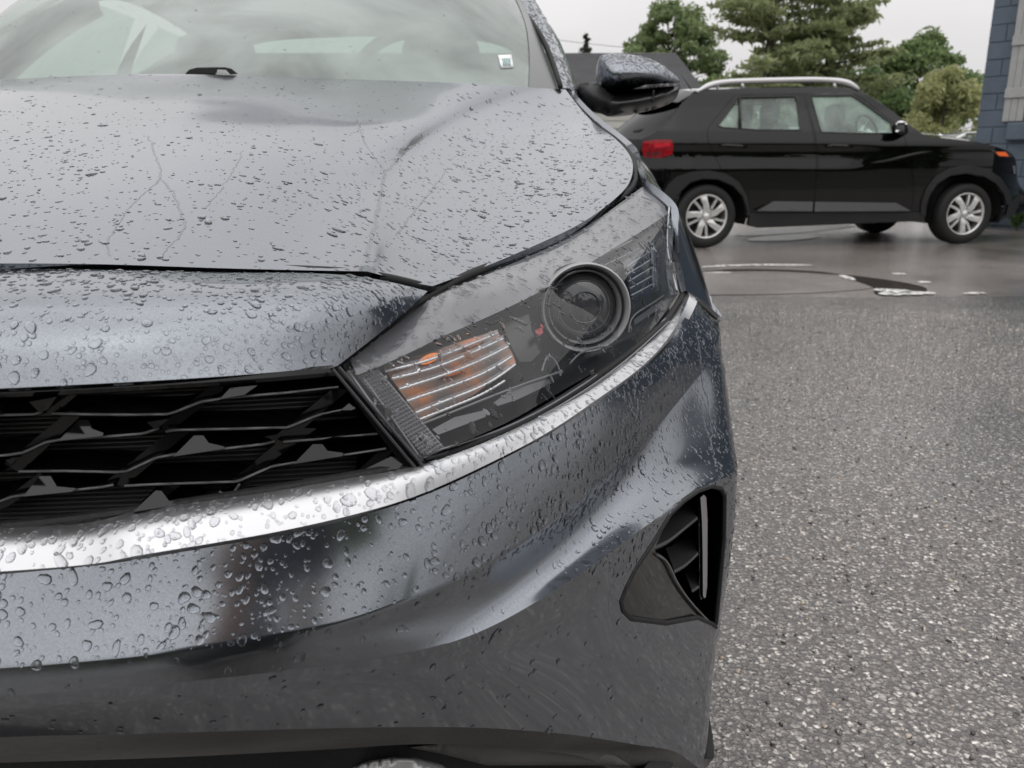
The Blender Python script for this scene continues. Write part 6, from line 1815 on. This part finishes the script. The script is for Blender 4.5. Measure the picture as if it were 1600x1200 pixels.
# the person taking the picture, crouched with a phone held in front
def skin_body(name, verts, edges, radii, m, parent, root=0, sub=2):
    me = bpy.data.meshes.new(name); me.from_pydata([tuple(np.array(v) - root_loc(parent)) for v in verts], edges, []); me.update()
    o = bpy.data.objects.new(name, me); COL.objects.link(o); o.parent = parent
    md = o.modifiers.new('skin', 'SKIN'); md.use_smooth_shade = True
    if not me.skin_vertices: 
        pass
    for i, r_ in enumerate(radii):
        a, b = (r_, r_) if np.isscalar(r_) else r_
        me.skin_vertices[0].data[i].radius = (a, b)
    me.skin_vertices[0].data[root].use_root = True
    sd = o.modifiers.new('sub', 'SUBSURF'); sd.levels = sub; sd.render_levels = sub
    me.materials.append(m)
    return o
ph = thing('person', 'person in blue grey jacket crouching with a phone, mirrored in the bumper', 'person', (.09, -.36, 0))
CLOTH = mat('blue_grey_jacket', (.07, .085, .11), .85, bump=.3, bscale=60)
JEANS = mat('grey_trousers', (.12, .118, .115), .9)
SKIN = mat('skin', (.45, .28, .21), .5)
b_ = np.array([.09, -.38, 0])
jv = [(0, -.10, .30), (0, -.08, .45), (0, -.03, .62), (0, .0, .80), (-.19, .0, .80), (-.33, .06, .62), (-.22, .24, .74), (.19, .0, .80), (.33, .06, .62), (.22, .24, .74), (0, .01, .86)]
je = [(0, 1), (1, 2), (2, 3), (3, 4), (4, 5), (5, 6), (3, 7), (7, 8), (8, 9), (3, 10)]
jr = [(.22, .16), (.21, .15), (.22, .14), (.19, .12), .095, .08, .05, .095, .08, .05, .07]
skin_body('torso', [b_ + np.array(v) for v in jv], je, jr, CLOTH, ph)
lv = [(0, -.12, .28), (-.12, -.10, .26), (-.20, .22, .48), (-.17, .10, .10), (-.17, .12, .05), (-.17, .27, .03), (.12, -.10, .26), (.20, .22, .48), (.17, .10, .10), (.17, .12, .05), (.17, .27, .03)]
le = [(0, 1), (1, 2), (2, 3), (3, 4), (4, 5), (0, 6), (6, 7), (7, 8), (8, 9), (9, 10)]
lr = [.17, .14, .10, .065, .05, .04, .14, .10, .065, .05, .04]
skin_body('legs', [b_ + np.array(v) for v in lv], le, lr, JEANS, ph)
hv_ = [(0, .02, .86), (0, .03, .93), (0, .045, .99), (0, .05, 1.06), (0, .045, 1.12)]
skin_body('head', [b_ + np.array(v) for v in hv_], [(0, 1), (1, 2), (2, 3), (3, 4)], [.05, .055, (.072, .085), (.08, .095), (.06, .07)], SKIN, ph)
skin_body('hair', [b_ + np.array(v) for v in ((0, .015, 1.06), (0, .03, 1.12), (0, .04, 1.15))], [(0, 1), (1, 2)], [(.085, .09), (.08, .09), (.05, .06)], mat('dark_hair', (.02, .015, .012), .6), ph)
for s in (-1, 1):
    hb = b_ + np.array([s * .21, .25, .745])
    verts = [hb, hb + W(-s * .06, .05, .02), hb + W(-s * .09, .06, .03)]; ed = [(0, 1), (1, 2)]; rad = [.03, .034, .03]
    for k in range(4):
        i0 = len(verts); q0 = hb + W(-s * .09, .062, .055 - k * .02)
        verts += [q0, q0 + W(-s * .035, .03, .0), q0 + W(-s * .055, .015, 0)]; ed += [(2, i0), (i0, i0 + 1), (i0 + 1, i0 + 2)]; rad += [.0095, .009, .008]
    i0 = len(verts); verts += [hb + W(-s * .05, .03, .055), hb + W(-s * .08, .02, .075)]; ed += [(1, i0), (i0, i0 + 1)]; rad += [.011, .009]
    skin_body('hand', verts, ed, rad, SKIN, ph)
v_, f_ = bevel_box((.09, -.105, .79), (.155, .009, .075), .004); v_ = v_ + W(0, -.02, 0)
o = mk('phone', v_, f_, GLOSS_BLACK, None); tag(o, 'black phone held up by the crouching person', 'phone')
